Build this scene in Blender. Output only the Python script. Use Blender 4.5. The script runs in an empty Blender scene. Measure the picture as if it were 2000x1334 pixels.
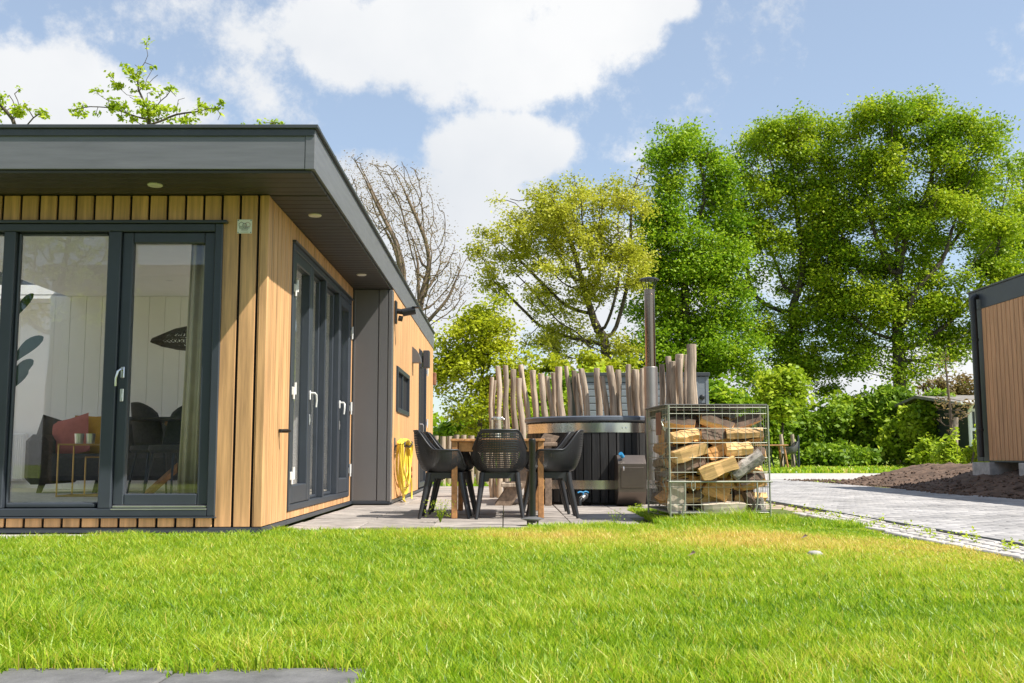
import bpy, math, random
import numpy as np
from mathutils import Vector, Matrix, noise as mnoise
rad = math.radians
random.seed(7); rng = np.random.default_rng(7)
S = bpy.context.scene
COL = S.collection

# ------------------------------------------------------------------ camera
CAM_H, YAW, PITCH, ROLL, FPX = 0.59, -0.43, 6.36, -0.1, 2000.0
cd = bpy.data.cameras.new('camera'); cam = bpy.data.objects.new('camera', cd); COL.objects.link(cam)
cd.sensor_width = 36; cd.lens = 36 * FPX / 2000; cd.clip_start = 0.05; cd.clip_end = 2000
CROT = Matrix.Rotation(rad(YAW), 3, 'Z') @ Matrix.Rotation(rad(90 + PITCH), 3, 'X') @ Matrix.Rotation(rad(ROLL), 3, 'Z')
cam.matrix_world = Matrix.Translation((0, 0, CAM_H)) @ CROT.to_4x4()
S.camera = cam
def ray(px, py): return CROT @ Vector(((px - 1000) / FPX, -(py - 667) / FPX, -1))
def at(px, py, Y):            # the point of the place seen at that spot of the photo, at distance Y
    d = ray(px, py); return Vector((0, 0, CAM_H)) + d * (Y / d.y)
def onx(px, py, x):
    d = ray(px, py); return Vector((0, 0, CAM_H)) + d * (x / d.x)
def ong(px, py, z=0):
    d = ray(px, py); return Vector((0, 0, CAM_H)) + d * ((z - CAM_H) / d.z)

# ------------------------------------------------------------------ sun, sky, exposure
SUN_D = Vector((-1, .414, -1.45)).normalized()
sl = bpy.data.lights.new('sun', 'SUN'); sl.energy = 4.6; sl.angle = rad(.53); sl.color = (1, .95, .87)
so = bpy.data.objects.new('sun', sl); COL.objects.link(so); so.rotation_euler = SUN_D.to_track_quat('-Z', 'Y').to_euler()
so.location = (20, -10, 30)
S.view_settings.view_transform = 'Standard'; S.view_settings.look = 'None'
S.view_settings.exposure = 0.8; S.view_settings.gamma = 1; S.view_settings.use_curve_mapping = False
W = bpy.data.worlds.new('World'); S.world = W; W.use_nodes = True
def build_world():
    nt = W.node_tree; N = nt.nodes; L = nt.links
    bg = N['Background']; bg.inputs[1].default_value = .095
    sky = N.new('ShaderNodeTexSky'); sky.sky_type = 'NISHITA'; sky.sun_disc = False
    sky.sun_elevation = math.asin(-SUN_D.z); sky.sun_rotation = math.atan2(-SUN_D.x, -SUN_D.y)
    sky.air_density = 1.0; sky.dust_density = .6; sky.ozone_density = 1.5
    tc = N.new('ShaderNodeTexCoord')
    def math_(op, a, b=None, c=None):
        n = N.new('ShaderNodeMath'); n.operation = op
        for i, v in enumerate((a, b, c)):
            if v is None: continue
            if isinstance(v, (int, float)): n.inputs[i].default_value = v
            else: L.new(v, n.inputs[i])
        return n.outputs[0]
    # domain warp so that the cloud edges are ragged
    nz = N.new('ShaderNodeTexNoise'); nz.inputs['Scale'].default_value = 8.5; nz.inputs['Detail'].default_value = 10; nz.inputs['Roughness'].default_value = .66
    L.new(tc.outputs['Generated'], nz.inputs['Vector'])
    big = N.new('ShaderNodeTexNoise'); big.inputs['Scale'].default_value = 1.7; big.inputs['Detail'].default_value = 5
    L.new(tc.outputs['Generated'], big.inputs['Vector'])
    def blob(px, py, rx, rz, amp):
        d = ray(px, py).normalized()
        sb = N.new('ShaderNodeVectorMath'); sb.operation = 'SUBTRACT'; L.new(tc.outputs['Generated'], sb.inputs[0]); sb.inputs[1].default_value = d
        ml = N.new('ShaderNodeVectorMath'); ml.operation = 'MULTIPLY'; L.new(sb.outputs[0], ml.inputs[0]); ml.inputs[1].default_value = (1 / rx, 1 / rx, 1 / rz)
        ln = N.new('ShaderNodeVectorMath'); ln.operation = 'LENGTH'; L.new(ml.outputs[0], ln.inputs[0])
        f = math_('SUBTRACT', 1.0, ln.outputs['Value'])
        return math_('MULTIPLY', math_('MAXIMUM', f, -.6), amp)
    f = None
    for b in [(900, 50, .15, .075, 1.3), (1010, 110, .1, .05, 1.2), (1180, 40, .08, .05, 1.1), (1290, 10, .04, .025, .9), (680, 70, .07, .05, 1.0), (960, 310, .09, .045, 1.25), (1040, 300, .05, .035, 1.0), (880, 430, .17, .075, 1.2), (1000, 560, .24, .07, 1.1),
              (60, 170, .1, .045, 1.2), (200, 215, .12, .04, 1.1), (480, 70, .07, .04, .3), (470, 165, .05, .03, .22), (310, 40, .04, .02, .12), (1650, 760, .5, .05, .9), (200, 600, .4, .08, .7)]:
        v = blob(*b); f = v if f is None else math_('MAXIMUM', f, v)
    amb = math_('MULTIPLY_ADD', big.outputs['Fac'], 3.2, -2.3)         # clouds over the rest of the dome
    f = math_('MAXIMUM', f, amb)
    f = math_('ADD', f, math_('MULTIPLY_ADD', nz.outputs['Fac'], 2.4, -1.18))
    mr = N.new('ShaderNodeMapRange'); mr.interpolation_type = 'SMOOTHSTEP'; L.new(f, mr.inputs['Value'])
    mr.inputs['From Min'].default_value = -.02; mr.inputs['From Max'].default_value = .42
    sh = N.new('ShaderNodeTexNoise'); sh.inputs['Scale'].default_value = 3.2; sh.inputs['Detail'].default_value = 6
    L.new(tc.outputs['Generated'], sh.inputs['Vector'])
    cr = N.new('ShaderNodeValToRGB'); L.new(sh.outputs['Fac'], cr.inputs['Fac'])
    cr.color_ramp.elements[0].position = .3; cr.color_ramp.elements[0].color = (4.5, 4.75, 5.1, 1)
    cr.color_ramp.elements[1].position = .62; cr.color_ramp.elements[1].color = (5.9, 5.95, 6.0, 1)
    # thin high haze lifts the blue a little
    hz = N.new('ShaderNodeMix'); hz.data_type = 'RGBA'; hz.inputs['Factor'].default_value = .3
    L.new(sky.outputs[0], hz.inputs['A']); hz.inputs['B'].default_value = (4.8, 5.5, 6.3, 1)
    mx = N.new('ShaderNodeMix'); mx.data_type = 'RGBA'; L.new(mr.outputs[0], mx.inputs['Factor'])
    L.new(hz.outputs['Result'], mx.inputs['A']); L.new(cr.outputs[0], mx.inputs['B'])
    L.new(mx.outputs['Result'], bg.inputs[0])
build_world()

# ------------------------------------------------------------------ materials
def mat(name, base, rough=.6, metal=0., var=.12, scale=(6, 6, 6), bump=0., bscale=None, objrand=0., spec=.5, detail=5, dark=None, coord='Object', attr=None, attr_cols=None, transl=0.):
    m = bpy.data.materials.new(name); m.use_nodes = True
    nt = m.node_tree; N = nt.nodes; L = nt.links; b = N['Principled BSDF']
    b.inputs['Roughness'].default_value = rough; b.inputs['Metallic'].default_value = metal
    b.inputs['Specular IOR Level'].default_value = spec
    tc = N.new('ShaderNodeTexCoord'); oi = N.new('ShaderNodeObjectInfo')
    off = N.new('ShaderNodeVectorMath'); off.operation = 'MULTIPLY_ADD'
    L.new(oi.outputs['Random'], off.inputs[0]); off.inputs[1].default_value = (37, 53, 71)
    L.new(tc.outputs[coord], off.inputs[2])
    mp = N.new('ShaderNodeVectorMath'); mp.operation = 'MULTIPLY'; L.new(off.outputs[0], mp.inputs[0]); mp.inputs[1].default_value = scale
    nz = N.new('ShaderNodeTexNoise'); nz.inputs['Scale'].default_value = 1; nz.inputs['Detail'].default_value = detail; nz.inputs['Roughness'].default_value = .62
    L.new(mp.outputs[0], nz.inputs['Vector'])
    base = Vector(base[:3]); dk = Vector(dark) if dark else base * (1 - 2.2 * var)
    lt = base * (1 + 1.6 * var)
    cr = N.new('ShaderNodeValToRGB'); L.new(nz.outputs['Fac'], cr.inputs['Fac'])
    e = cr.color_ramp.elements; e[0].position = .3; e[0].color = (*dk, 1); e[1].position = .7; e[1].color = (*lt, 1)
    out = cr.outputs[0]
    if attr:
        an = N.new('ShaderNodeAttribute'); an.attribute_name = attr
        c2 = N.new('ShaderNodeValToRGB'); L.new(an.outputs['Fac'], c2.inputs['Fac'])
        el = c2.color_ramp.elements
        while len(el) < len(attr_cols): el.new(.5)
        for i, c in enumerate(attr_cols): el[i].position = i / (len(attr_cols) - 1); el[i].color = (*c, 1)
        mm = N.new('ShaderNodeMix'); mm.data_type = 'RGBA'; mm.blend_type = 'MULTIPLY'; mm.inputs['Factor'].default_value = 1
        L.new(c2.outputs[0], mm.inputs['A']); L.new(out, mm.inputs['B']); out = mm.outputs['Result']
    if objrand:
        hs = N.new('ShaderNodeHueSaturation'); L.new(out, hs.inputs['Color'])
        r1 = N.new('ShaderNodeMapRange'); L.new(oi.outputs['Random'], r1.inputs['Value']); r1.inputs['To Min'].default_value = 1 - objrand; r1.inputs['To Max'].default_value = 1 + objrand
        L.new(r1.outputs[0], hs.inputs['Value']); out = hs.outputs[0]
    L.new(out, b.inputs['Base Color'])
    if bump:
        bp = N.new('ShaderNodeBump'); bp.inputs['Strength'].default_value = bump; bp.inputs['Distance'].default_value = .01
        src = nz
        if bscale:
            src = N.new('ShaderNodeTexNoise'); src.inputs['Scale'].default_value = bscale; src.inputs['Detail'].default_value = 6; L.new(off.outputs[0], src.inputs['Vector'])
        L.new(src.outputs['Fac'], bp.inputs['Height']); L.new(bp.outputs[0], b.inputs['Normal'])
    if transl:
        tr = N.new('ShaderNodeBsdfTranslucent'); L.new(out, tr.inputs['Color'])
        ms = N.new('ShaderNodeMixShader'); ms.inputs[0].default_value = transl
        L.new(b.outputs[0], ms.inputs[1]); L.new(tr.outputs[0], ms.inputs[2]); L.new(ms.outputs[0], N['Material Output'].inputs['Surface'])
    return m

def glass_mat(name, tint=(.996, .998, .996), refl=1.0):
    m = bpy.data.materials.new(name); m.use_nodes = True
    nt = m.node_tree; N = nt.nodes; L = nt.links; N.remove(N['Principled BSDF'])
    t = N.new('ShaderNodeBsdfTransparent'); t.inputs[0].default_value = (*tint, 1)
    g = N.new('ShaderNodeBsdfGlossy'); g.inputs['Roughness'].default_value = .004; g.inputs['Color'].default_value = (.95, .97, 1, 1)
    lw = N.new('ShaderNodeLayerWeight'); lw.inputs['Blend'].default_value = .5
    pw = N.new('ShaderNodeMath'); pw.operation = 'POWER'; L.new(lw.outputs['Facing'], pw.inputs[0]); pw.inputs[1].default_value = 5
    ml = N.new('ShaderNodeMath'); ml.operation = 'MULTIPLY_ADD'; ml.use_clamp = True; L.new(pw.outputs[0], ml.inputs[0]); ml.inputs[1].default_value = .9; ml.inputs[2].default_value = .042 * refl
    mx = N.new('ShaderNodeMixShader'); L.new(ml.outputs[0], mx.inputs[0]); L.new(t.outputs[0], mx.inputs[1]); L.new(g.outputs[0], mx.inputs[2])
    L.new(mx.outputs[0], N['Material Output'].inputs['Surface'])
    return m

M = {}
M['clad'] = mat('cladding_oak', (.66, .37, .165), .55, var=.19, scale=(24, 24, 1.1), bump=.14, objrand=.1, detail=7)
M['clad2'] = mat('cladding_walnut', (.55, .29, .14), .6, var=.14, scale=(26, 26, 1.3), bump=.12, objrand=.07)
M['frame'] = mat('anthracite_frame', (.042, .05, .062), .38, var=.06, scale=(3, 3, 3), spec=.5)
M['fascia'] = mat('fascia_grey', (.15, .153, .163), .45, var=.07, scale=(2, 2, 30), bump=.02)
M['cap'] = mat('roof_cap', (.05, .055, .058), .4, var=.06)
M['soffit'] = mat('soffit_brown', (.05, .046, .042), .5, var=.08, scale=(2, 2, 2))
M['gap'] = mat('black_backing', (.006, .006, .007), .9, var=.1)
M['column'] = mat('grey_column_sheet', (.16, .155, .155), .33, metal=.25, var=.05, scale=(1, 1, .3))
M['white'] = mat('white_paint', (.84, .83, .82), .5, var=.015)
M['wallin'] = mat('interior_wall', (.93, .9, .87), .75, var=.008)
M['chrome'] = mat('bright_metal', (.72, .72, .72), .28, metal=.9, var=.04)
M['hinge'] = mat('pale_hinge', (.7, .69, .66), .45, var=.04)
M['glass'] = glass_mat('window_glass')
M['jar'] = glass_mat('jar_glass', (.9, .95, .92), 1.3)
M['concrete'] = mat('concrete', (.46, .43, .4), .85, var=.14, scale=(9, 9, 9), bump=.35, bscale=60, objrand=.05)
M['tile'] = mat('patio_tile', (.31, .275, .245), .75, var=.2, scale=(5, 9, 5), bump=.25, bscale=45, objrand=.12)
M['slab'] = mat('path_slab', (.135, .132, .13), .8, var=.16, scale=(8, 8, 8), bump=.3, bscale=70, objrand=.08)
M['brick'] = mat('road_brick', (.9, .9, .9), .85, var=.13, scale=(1.1, 1.1, 1.1), bump=.3, bscale=50, attr='rnd', attr_cols=[(.27, .26, .26), (.38, .365, .355), (.48, .46, .44)])
M['sand'] = mat('sand_joint', (.34, .26, .19), .95, var=.2, scale=(3, 3, 3), bump=.5, bscale=40)
M['dirt'] = mat('sandy_dirt', (.42, .33, .24), .95, var=.25, scale=(4, 4, 4), bump=.8, bscale=35)
M['soil'] = mat('dark_soil', (.125, .078, .052), .95, var=.28, scale=(7, 7, 7), bump=1.0, bscale=30)
M['ground'] = mat('turf_ground', (.1, .13, .02), .95, var=.3, scale=(2.2, 2.2, 2.2), bump=.6, bscale=25)
M['fargrass'] = mat('far_grass', (.24, .31, .03), .95, var=.3, scale=(.8, .8, .8), bump=.6, bscale=25)
M['blade'] = mat('grass_blades', (1, 1, 1), .42, var=.02, attr='rnd', attr_cols=[(.1, .23, .01), (.31, .5, .016), (.54, .62, .045), (.78, .6, .16)], transl=.5, spec=.5)
M['teak'] = mat('teak', (.46, .225, .085), .5, var=.16, scale=(22, 3, 22), bump=.1, objrand=.05)
M['plastic'] = mat('dark_plastic', (.028, .029, .032), .42, var=.05, spec=.5)
M['plasticg'] = mat('grey_plastic', (.12, .12, .12), .5, var=.05)
M['black'] = mat('black_metal', (.015, .016, .017), .4, var=.05)
M['stave'] = mat('black_stained_wood', (.02, .019, .018), .62, var=.3, scale=(40, 40, 2.5), bump=.35, objrand=.25)
M['band'] = mat('steel_band', (.62, .61, .58), .22, metal=1, var=.05, scale=(3, 3, 3))
M['rim'] = mat('tub_lid', (.1, .115, .14), .35, var=.06)
M['steel'] = mat('flue_steel', (.3, .225, .17), .22, metal=1, var=.05, scale=(8, 8, 1))
M['steelm'] = mat('flue_matt', (.42, .38, .36), .42, metal=.9, var=.04)
M['stove'] = mat('stove_steel', (.2, .165, .14), .4, metal=.9, var=.08, scale=(2, 2, 2))
M['post'] = mat('debarked_log', (.44, .35, .26), .85, var=.24, scale=(26, 26, 1.6), bump=1.0, objrand=.22, detail=8, dark=(.16, .12, .085))
M['oldwood'] = mat('weathered_wood', (.26, .185, .13), .8, var=.2, scale=(20, 20, 20), bump=.3, objrand=.1)
M['split'] = mat('split_firewood', (.72, .44, .18), .75, var=.22, scale=(30, 3, 30), bump=.6, objrand=.2, detail=8)
M['splito'] = mat('split_firewood_orange', (.62, .32, .1), .75, var=.22, scale=(30, 3, 30), bump=.6, objrand=.15, detail=8)
M['splitp'] = mat('split_firewood_pale', (.62, .52, .4), .8, var=.16, scale=(30, 3, 30), bump=.6, objrand=.1, detail=8)
M['bark'] = mat('firewood_bark', (.15, .1, .07), .9, var=.3, scale=(14, 9, 14), bump=1.0, objrand=.2, detail=8)
M['barkg'] = mat('grey_bark', (.36, .32, .28), .9, var=.38, scale=(24, 13, 24), bump=1.0, detail=8)
M['wire'] = mat('galvanised_wire', (.4, .41, .33), .42, metal=.55, var=.1, scale=(9, 9, 9))
M['lid'] = mat('cage_lid', (.12, .115, .11), .6, var=.15)
M['rust'] = mat('rusty_plate', (.26, .12, .07), .8, var=.2)
M['hose'] = mat('yellow_hose', (.78, .6, .06), .4, var=.04)
M['shed'] = mat('blue_grey_paint', (.19, .215, .235), .6, var=.06, scale=(2, 2, 14))
M['cottage'] = mat('dark_green_cladding', (.025, .032, .028), .6, var=.1)
M['rooft'] = mat('grey_roofing', (.22, .2, .18), .85, var=.15)
M['trunk'] = mat('oak_bark', (.085, .068, .05), .95, var=.3, scale=(3, 3, .8), bump=.8)
M['twig'] = mat('pale_branch', (.15, .11, .075), .9, var=.25, scale=(3, 3, .8), bump=.5)
LEAF = {}
for k, cols in dict(yellow=[(.3, .32, .02), (.5, .52, .04), (.62, .58, .09)], green=[(.1, .22, .01), (.25, .41, .014), (.44, .55, .03)],
                    oak=[(.12, .23, .01), (.29, .42, .014), (.5, .57, .03)], ygreen=[(.22, .28, .01), (.42, .47, .015), (.55, .55, .03)],
                    bud=[(.2, .13, .06), (.27, .19, .08), (.3, .27, .09)], bush=[(.09, .18, .012), (.22, .36, .02), (.4, .52, .04)], lime=[(.22, .34, .015), (.4, .52, .025), (.55, .62, .05)],
                    tropic=[(.03, .07, .03), (.05, .1, .04), (.06, .12, .05)]).items():
    LEAF[k] = mat('leaf_' + k, (1, 1, 1), .5, var=.02, attr='rnd', attr_cols=cols, transl=.42, spec=.3)
M['fabric'] = mat('sofa_fabric', (.06, .05, .042), .9, var=.12, scale=(40, 40, 40))
M['pink'] = mat('pink_fabric', (.5, .16, .13), .9, var=.08)
M['mustard'] = mat('mustard_fabric', (.55, .3, .03), .9, var=.08)
M['curtain'] = mat('curtain_linen', (.6, .52, .38), .9, var=.06)
M['gold'] = mat('brass_wire', (.55, .35, .12), .35, metal=.8, var=.05)
M['cane'] = mat('woven_cane', (.09, .065, .045), .7, var=.25, scale=(60, 60, 60))
M['floorw'] = mat('interior_floor', (.62, .56, .47), .5, var=.12, scale=(1, 12, 1))
M['rug'] = mat('pale_rug', (.6, .58, .54), .95, var=.15, scale=(20, 20, 20))
M['sign'] = mat('sign_plate', (.85, .84, .78), .45, metal=.0, var=.04)
M['ink'] = mat('sign_ink', (.05, .055, .06), .6, var=.02)
M['inkr'] = mat('sign_ink_red', (.4, .17, .1), .6, var=.02)
M['inkg'] = mat('sign_ink_grey', (.3, .3, .28), .6, var=.02)
M['lamp'] = mat('lamp_diffuser', (.72, .68, .6), .5, var=.02)
M['blue'] = mat('blue_tap', (.03, .25, .5), .4, var=.03)
M['terra'] = mat('orange_coupling', (.4, .12, .04), .5, var=.03)

# ------------------------------------------------------------------ mesh helpers
class MB:
    def __init__(s): s.v = []; s.f = []
    def add(s, vs, fs):
        o = len(s.v); s.v += [tuple(p) for p in vs]; s.f += [tuple(i + o for i in q) for q in fs]; return s
    def box(s, x0, x1, y0, y1, z0, z1, c=0., T=None):
        if x0 > x1: x0, x1 = x1, x0
        if y0 > y1: y0, y1 = y1, y0
        if z0 > z1: z0, z1 = z1, z0
        if c <= 0:
            vs = [(x, y, z) for x in (x0, x1) for y in (y0, y1) for z in (z0, z1)]
            fs = [(0, 1, 3, 2), (4, 6, 7, 5), (0, 4, 5, 1), (2, 3, 7, 6), (0, 2, 6, 4), (1, 5, 7, 3)]
        else:
            c = min(c, (x1 - x0) * .45, (y1 - y0) * .45, (z1 - z0) * .45); vs = []; ix = {}
            for i, x in enumerate((x0, x1)):
                for j, y in enumerate((y0, y1)):
                    for k, z in enumerate((z0, z1)):
                        sx, sy, sz = (c, -c)[i], (c, -c)[j], (c, -c)[k]
                        ix[i, j, k] = len(vs); vs += [(x, y + sy, z + sz), (x + sx, y, z + sz), (x + sx, y + sy, z)]
            g = lambda i, j, k, a: ix[i, j, k] + a
            fs = []
            for i in (0, 1): fs.append((g(i, 0, 0, 0), g(i, 1, 0, 0), g(i, 1, 1, 0), g(i, 0, 1, 0)))
            for j in (0, 1): fs.append((g(0, j, 0, 1), g(1, j, 0, 1), g(1, j, 1, 1), g(0, j, 1, 1)))
            for k in (0, 1): fs.append((g(0, 0, k, 2), g(1, 0, k, 2), g(1, 1, k, 2), g(0, 1, k, 2)))
            for a in (0, 1):
                for b in (0, 1):
                    fs.append((g(0, a, b, 1), g(1, a, b, 1), g(1, a, b, 2), g(0, a, b, 2)))
                    fs.append((g(a, 0, b, 0), g(a, 1, b, 0), g(a, 1, b, 2), g(a, 0, b, 2)))
                    fs.append((g(a, b, 0, 0), g(a, b, 1, 0), g(a, b, 1, 1), g(a, b, 0, 1)))
            for i in (0, 1):
                for j in (0, 1):
                    for k in (0, 1): fs.append((g(i, j, k, 0), g(i, j, k, 1), g(i, j, k, 2)))
        if T: vs = [T(*p) if callable(T) else tuple(T @ Vector(p)) for p in vs]
        return s.add(vs, fs)
    def tube(s, pts, r, n=8, cap=True, jit=0.):
        pts = [Vector(p) for p in pts]; rs = r if isinstance(r, (list, tuple)) else [r] * len(pts)
        o = len(s.v); up = None
        for i, p in enumerate(pts):
            d = (pts[min(i + 1, len(pts) - 1)] - pts[max(i - 1, 0)]).normalized()
            if up is None: up = Vector((0, 0, 1)) if abs(d.z) < .9 else Vector((1, 0, 0))
            a = d.cross(up).normalized(); b = a.cross(d).normalized(); up = b
            for k in range(n):
                t = 2 * math.pi * k / n; q = rs[i] * (1 + jit * random.uniform(-1, 1))
                s.v.append(tuple(p + a * math.cos(t) * q + b * math.sin(t) * q))
        for i in range(len(pts) - 1):
            for k in range(n):
                k2 = (k + 1) % n; s.f.append((o + i * n + k, o + i * n + k2, o + (i + 1) * n + k2, o + (i + 1) * n + k))
        if cap: s.f.append(tuple(o + k for k in range(n))[::-1]); s.f.append(tuple(o + (len(pts) - 1) * n + k for k in range(n)))
        return s
    def lathe(s, prof, n=24, c=(0, 0, 0), close=False):
        o = len(s.v)
        for r, z in prof:
            for k in range(n):
                t = 2 * math.pi * k / n; s.v.append((c[0] + r * math.cos(t), c[1] + r * math.sin(t), c[2] + z))
        m = len(prof)
        for i in range(m - 1 + (1 if close else 0)):
            for k in range(n):
                k2 = (k + 1) % n; i2 = (i + 1) % m
                s.f.append((o + i * n + k, o + i * n + k2, o + i2 * n + k2, o + i2 * n + k))
        if not close:
            if prof[0][0] > 1e-4: s.f.append(tuple(o + k for k in range(n))[::-1])
            if prof[-1][0] > 1e-4: s.f.append(tuple(o + (m - 1) * n + k for k in range(n)))
        return s
    def mesh(s, name, m=None, smooth=False):
        me = bpy.data.meshes.new(name); me.from_pydata(s.v, [], s.f); me.validate()
        if m: me.materials.append(M[m] if isinstance(m, str) else m)
        if smooth is not False:
            me.shade_smooth() if smooth is True else None
            if smooth == 'auto':
                me.shade_smooth()
                me.set_sharp_from_angle(angle=rad(38))
        return me
    def build(s, name, m, parent=None, smooth=False, loc=None):
        me = s.mesh(name, m, smooth); return link(name, me, parent, loc)
def link(name, me, parent=None, loc=None, rot=None):
    o = bpy.data.objects.new(name, me); COL.objects.link(o)
    if parent: o.parent = parent
    if loc is not None: o.location = loc
    if rot is not None: o.rotation_euler = rot
    return o
def tag(o, label=None, cat=None, group=None, kind=None):
    if label: o['label'] = label
    if cat: o['category'] = cat
    if group: o['group'] = group
    if kind: o['kind'] = kind
    return o
def thing(name, label, cat, loc=(0, 0, 0), rz=0, group=None):
    o = link(name, None, None, loc, (0, 0, rz)); o.empty_display_size = .1
    return tag(o, label, cat, group)
def np_mesh(name, V, F, m, attr=None, smooth=False):       # F: (n,3) or (n,4) array
    me = bpy.data.meshes.new(name); k = F.shape[1]
    me.vertices.add(len(V)); me.vertices.foreach_set('co', np.ascontiguousarray(V, dtype=np.float32).ravel())
    me.loops.add(F.size); me.loops.foreach_set('vertex_index', np.ascontiguousarray(F, dtype=np.int32).ravel())
    me.polygons.add(len(F)); me.polygons.foreach_set('loop_start', np.arange(len(F), dtype=np.int32) * k)
    me.polygons.foreach_set('loop_total', np.full(len(F), k, dtype=np.int32))
    if smooth: me.polygons.foreach_set('use_smooth', np.ones(len(F), dtype=bool))
    me.materials.append(M[m] if isinstance(m, str) else m)
    me.update(calc_edges=True)
    if attr is not None:
        a = me.attributes.new('rnd', 'FLOAT', 'FACE'); a.data.foreach_set('value', np.ascontiguousarray(attr, dtype=np.float32))
    return me

# ------------------------------------------------------------------ ground, road, patio
def grid_sheet(name, x0, x1, y0, y1, nx, ny, zf, m, parent=None):
    xs = np.linspace(x0, x1, nx); ys = np.linspace(y0, y1, ny)
    V = np.array([(x, y, zf(x, y)) for y in ys for x in xs]); i = np.arange(nx - 1)[None, :] + np.arange(ny - 1)[:, None] * nx; i = i.ravel()
    F = np.stack([i, i + 1, i + nx + 1, i + nx], 1)
    return link(name, np_mesh(name, V, F, m, smooth=True), parent)
def rise(y): t = min(max((y - 24) / 16, 0), 1); return .16 * t * t * (3 - 2 * t)
mb = MB()
gx = [-400, -60, -20, 20, 60, 400]; gy = [-60, -10, 20, 24, 27, 30, 33, 36, 40, 60, 120, 500]
mb.add([(x, y, rise(y) - .03) for y in gy for x in gx], [(j * 6 + i, j * 6 + i + 1, j * 6 + i + 7, j * 6 + i + 6) for j in range(len(gy) - 1) for i in range(5)])
tag(mb.build('ground', 'fargrass', smooth=True), kind='structure')
def lz(x, y): return .012 * mnoise.noise((x * .8, y * .8, 3)) - .012
lawn = tag(grid_sheet('lawn', -9, 3.1, -1.5, 8.2, 60, 60, lz, 'ground'), kind='structure')
lawn2 = tag(grid_sheet('lawn', 1.32, 3.1, 8.2, 11.6, 14, 20, lz, 'ground'), kind='structure')

# road of grey pavers, bricks laid across
road = tag(MB().box(3.42, 6.95, -3, 25.4, -.2, -.03).build('road', 'sand'), kind='structure')
def bricks(x0, x1, y0, y1, lx, ly, gap, zt, h=.03):
    V = []; F = []; A = []; r = 0; y = y0
    base = np.array([(0, 0), (1, 0), (1, 1), (0, 1)])
    while y < y1:
        x = x0 - (lx / 2 if r % 2 else 0)
        while x < x1:
            a, b = max(x, x0), min(x + lx - gap, x1)
            if b - a > .02:
                z = zt + random.uniform(-.002, .002); o = len(V)
                q = [(a, y), (b, y), (b, y + ly - gap), (a, y + ly - gap)]
                c = .004
                qi = [(a + c, y + c), (b - c, y + c), (b - c, y + ly - gap - c), (a + c, y + ly - gap - c)]
                V += [(*p, z - h) for p in q] + [(*p, z - .004) for p in q] + [(*p, z) for p in qi]
                for lvl in (0, 4):
                    for k in range(4): F.append((o + lvl + k, o + lvl + (k + 1) % 4, o + lvl + 4 + (k + 1) % 4, o + lvl + 4 + k))
                F.append((o + 8, o + 9, o + 10, o + 11))
                A += [min(max(random.gauss(.5, .22), 0), 1)] * 9
            x += lx
        y += ly; r += 1
    return np.array(V), np.array(F), np.array(A)
V, F, A = bricks(3.42, 6.9, 4.5, 25.4, .21, .105, .005, 0.0)
tag(link('brick_paving', np_mesh('brick_paving', V, F, 'brick', A), road), kind='stuff')
cross = tag(MB().add([(-12, 25.42, rise(25.4) - .025), (40, 25.42, rise(25.4) - .025), (40, 31, rise(31) - .02), (-12, 31, rise(31) - .02)], [(0, 1, 2, 3)]).build('crossing_road', 'brickfar' if 'brickfar' in M else 'concrete'), kind='structure')
kerb = tag(MB().box(3.36, 3.415, -3, 25.3, -.15, .012, .006).build('kerb', 'black'), kind='structure')

# strip of concrete grid pavers and sand between lawn and road
verge = tag(grid_sheet('verge', 2.75, 3.36, -1, 14, 12, 120, lambda x, y: -.014 + .014 * mnoise.noise((x * 6, y * 6, 1)), 'dirt'), kind='structure')
verge2 = tag(grid_sheet('verge', 1.9, 3.36, 11.4, 16, 20, 40, lambda x, y: -.017 + .02 * mnoise.noise((x * 5, y * 5, 1)), 'dirt'), kind='structure')
def grid_paver():
    mb = MB(); w, l = .4, .5
    for i in range(4): mb.box(-w / 2 + i * (w - .05) / 3, -w / 2 + i * (w - .05) / 3 + .05, -l / 2, l / 2, -.06, 0, .008)
    for j in range(5):
        y = -l / 2 + j * (l - .05) / 4
        for i in range(3): mb.box(-w / 2 + i * (w - .05) / 3 + .05, -w / 2 + (i + 1) * (w - .05) / 3, y, y + .05, -.06, -.003, .006)
    return mb.mesh('grid_paver', 'concrete')
gp = grid_paver(); y = 4.6; k = 0
while y < 10.5:
    link('grid_paver', gp, verge, (3.13 + random.uniform(-.01, .01), y, .012 + random.uniform(-.008, .004)), (random.uniform(-.02, .02), random.uniform(-.02, .02), random.uniform(-.02, .02)))
    y += .52; k += 1

patio = tag(MB().box(-1.8, 2.55, 8.72, 20.2, -.15, -.032).build('patio', 'sand'), kind='structure')
tmesh = MB().box(-.297, .297, -.297, .297, -.03, 0, .004).mesh('patio_tile', 'tile')
for j in range(20):
    for i in range(8):
        x = -1.52 + i * .602; y = 8.42 + j * .602
        if x > 2.4 or (y < 10 and x > 1.25) or (x < -1.1 and y > 12.5 and x - .3 < -1.38 and x + .3 < -1.3): continue
        if y > 20.3: continue
        if j == 0 and i > 0: continue
        link('patio_tile', tmesh, patio, (x, y, random.uniform(-.004, .002)), (random.uniform(-.003, .003), random.uniform(-.003, .003), 0))
strip = tag(MB().box(-9, -1.87, 7.48, 7.88, -.1, .004, .004).build('foundation_strip', 'concrete'), kind='structure')
path = tag(MB().box(-1.75, -.36, 2.3, 2.92, -.12, -.03).build('garden_path', 'sand'), kind='structure')
for x0, x1 in ((-2.1, -1.5), (-1.5, -.9), (-.9, -.37)):
    MB().box(x0, x1 - .006, 2.25, 2.935, -.05, .008 + random.uniform(-.003, .003), .006).build('paving_slab', 'slab', path)

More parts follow.
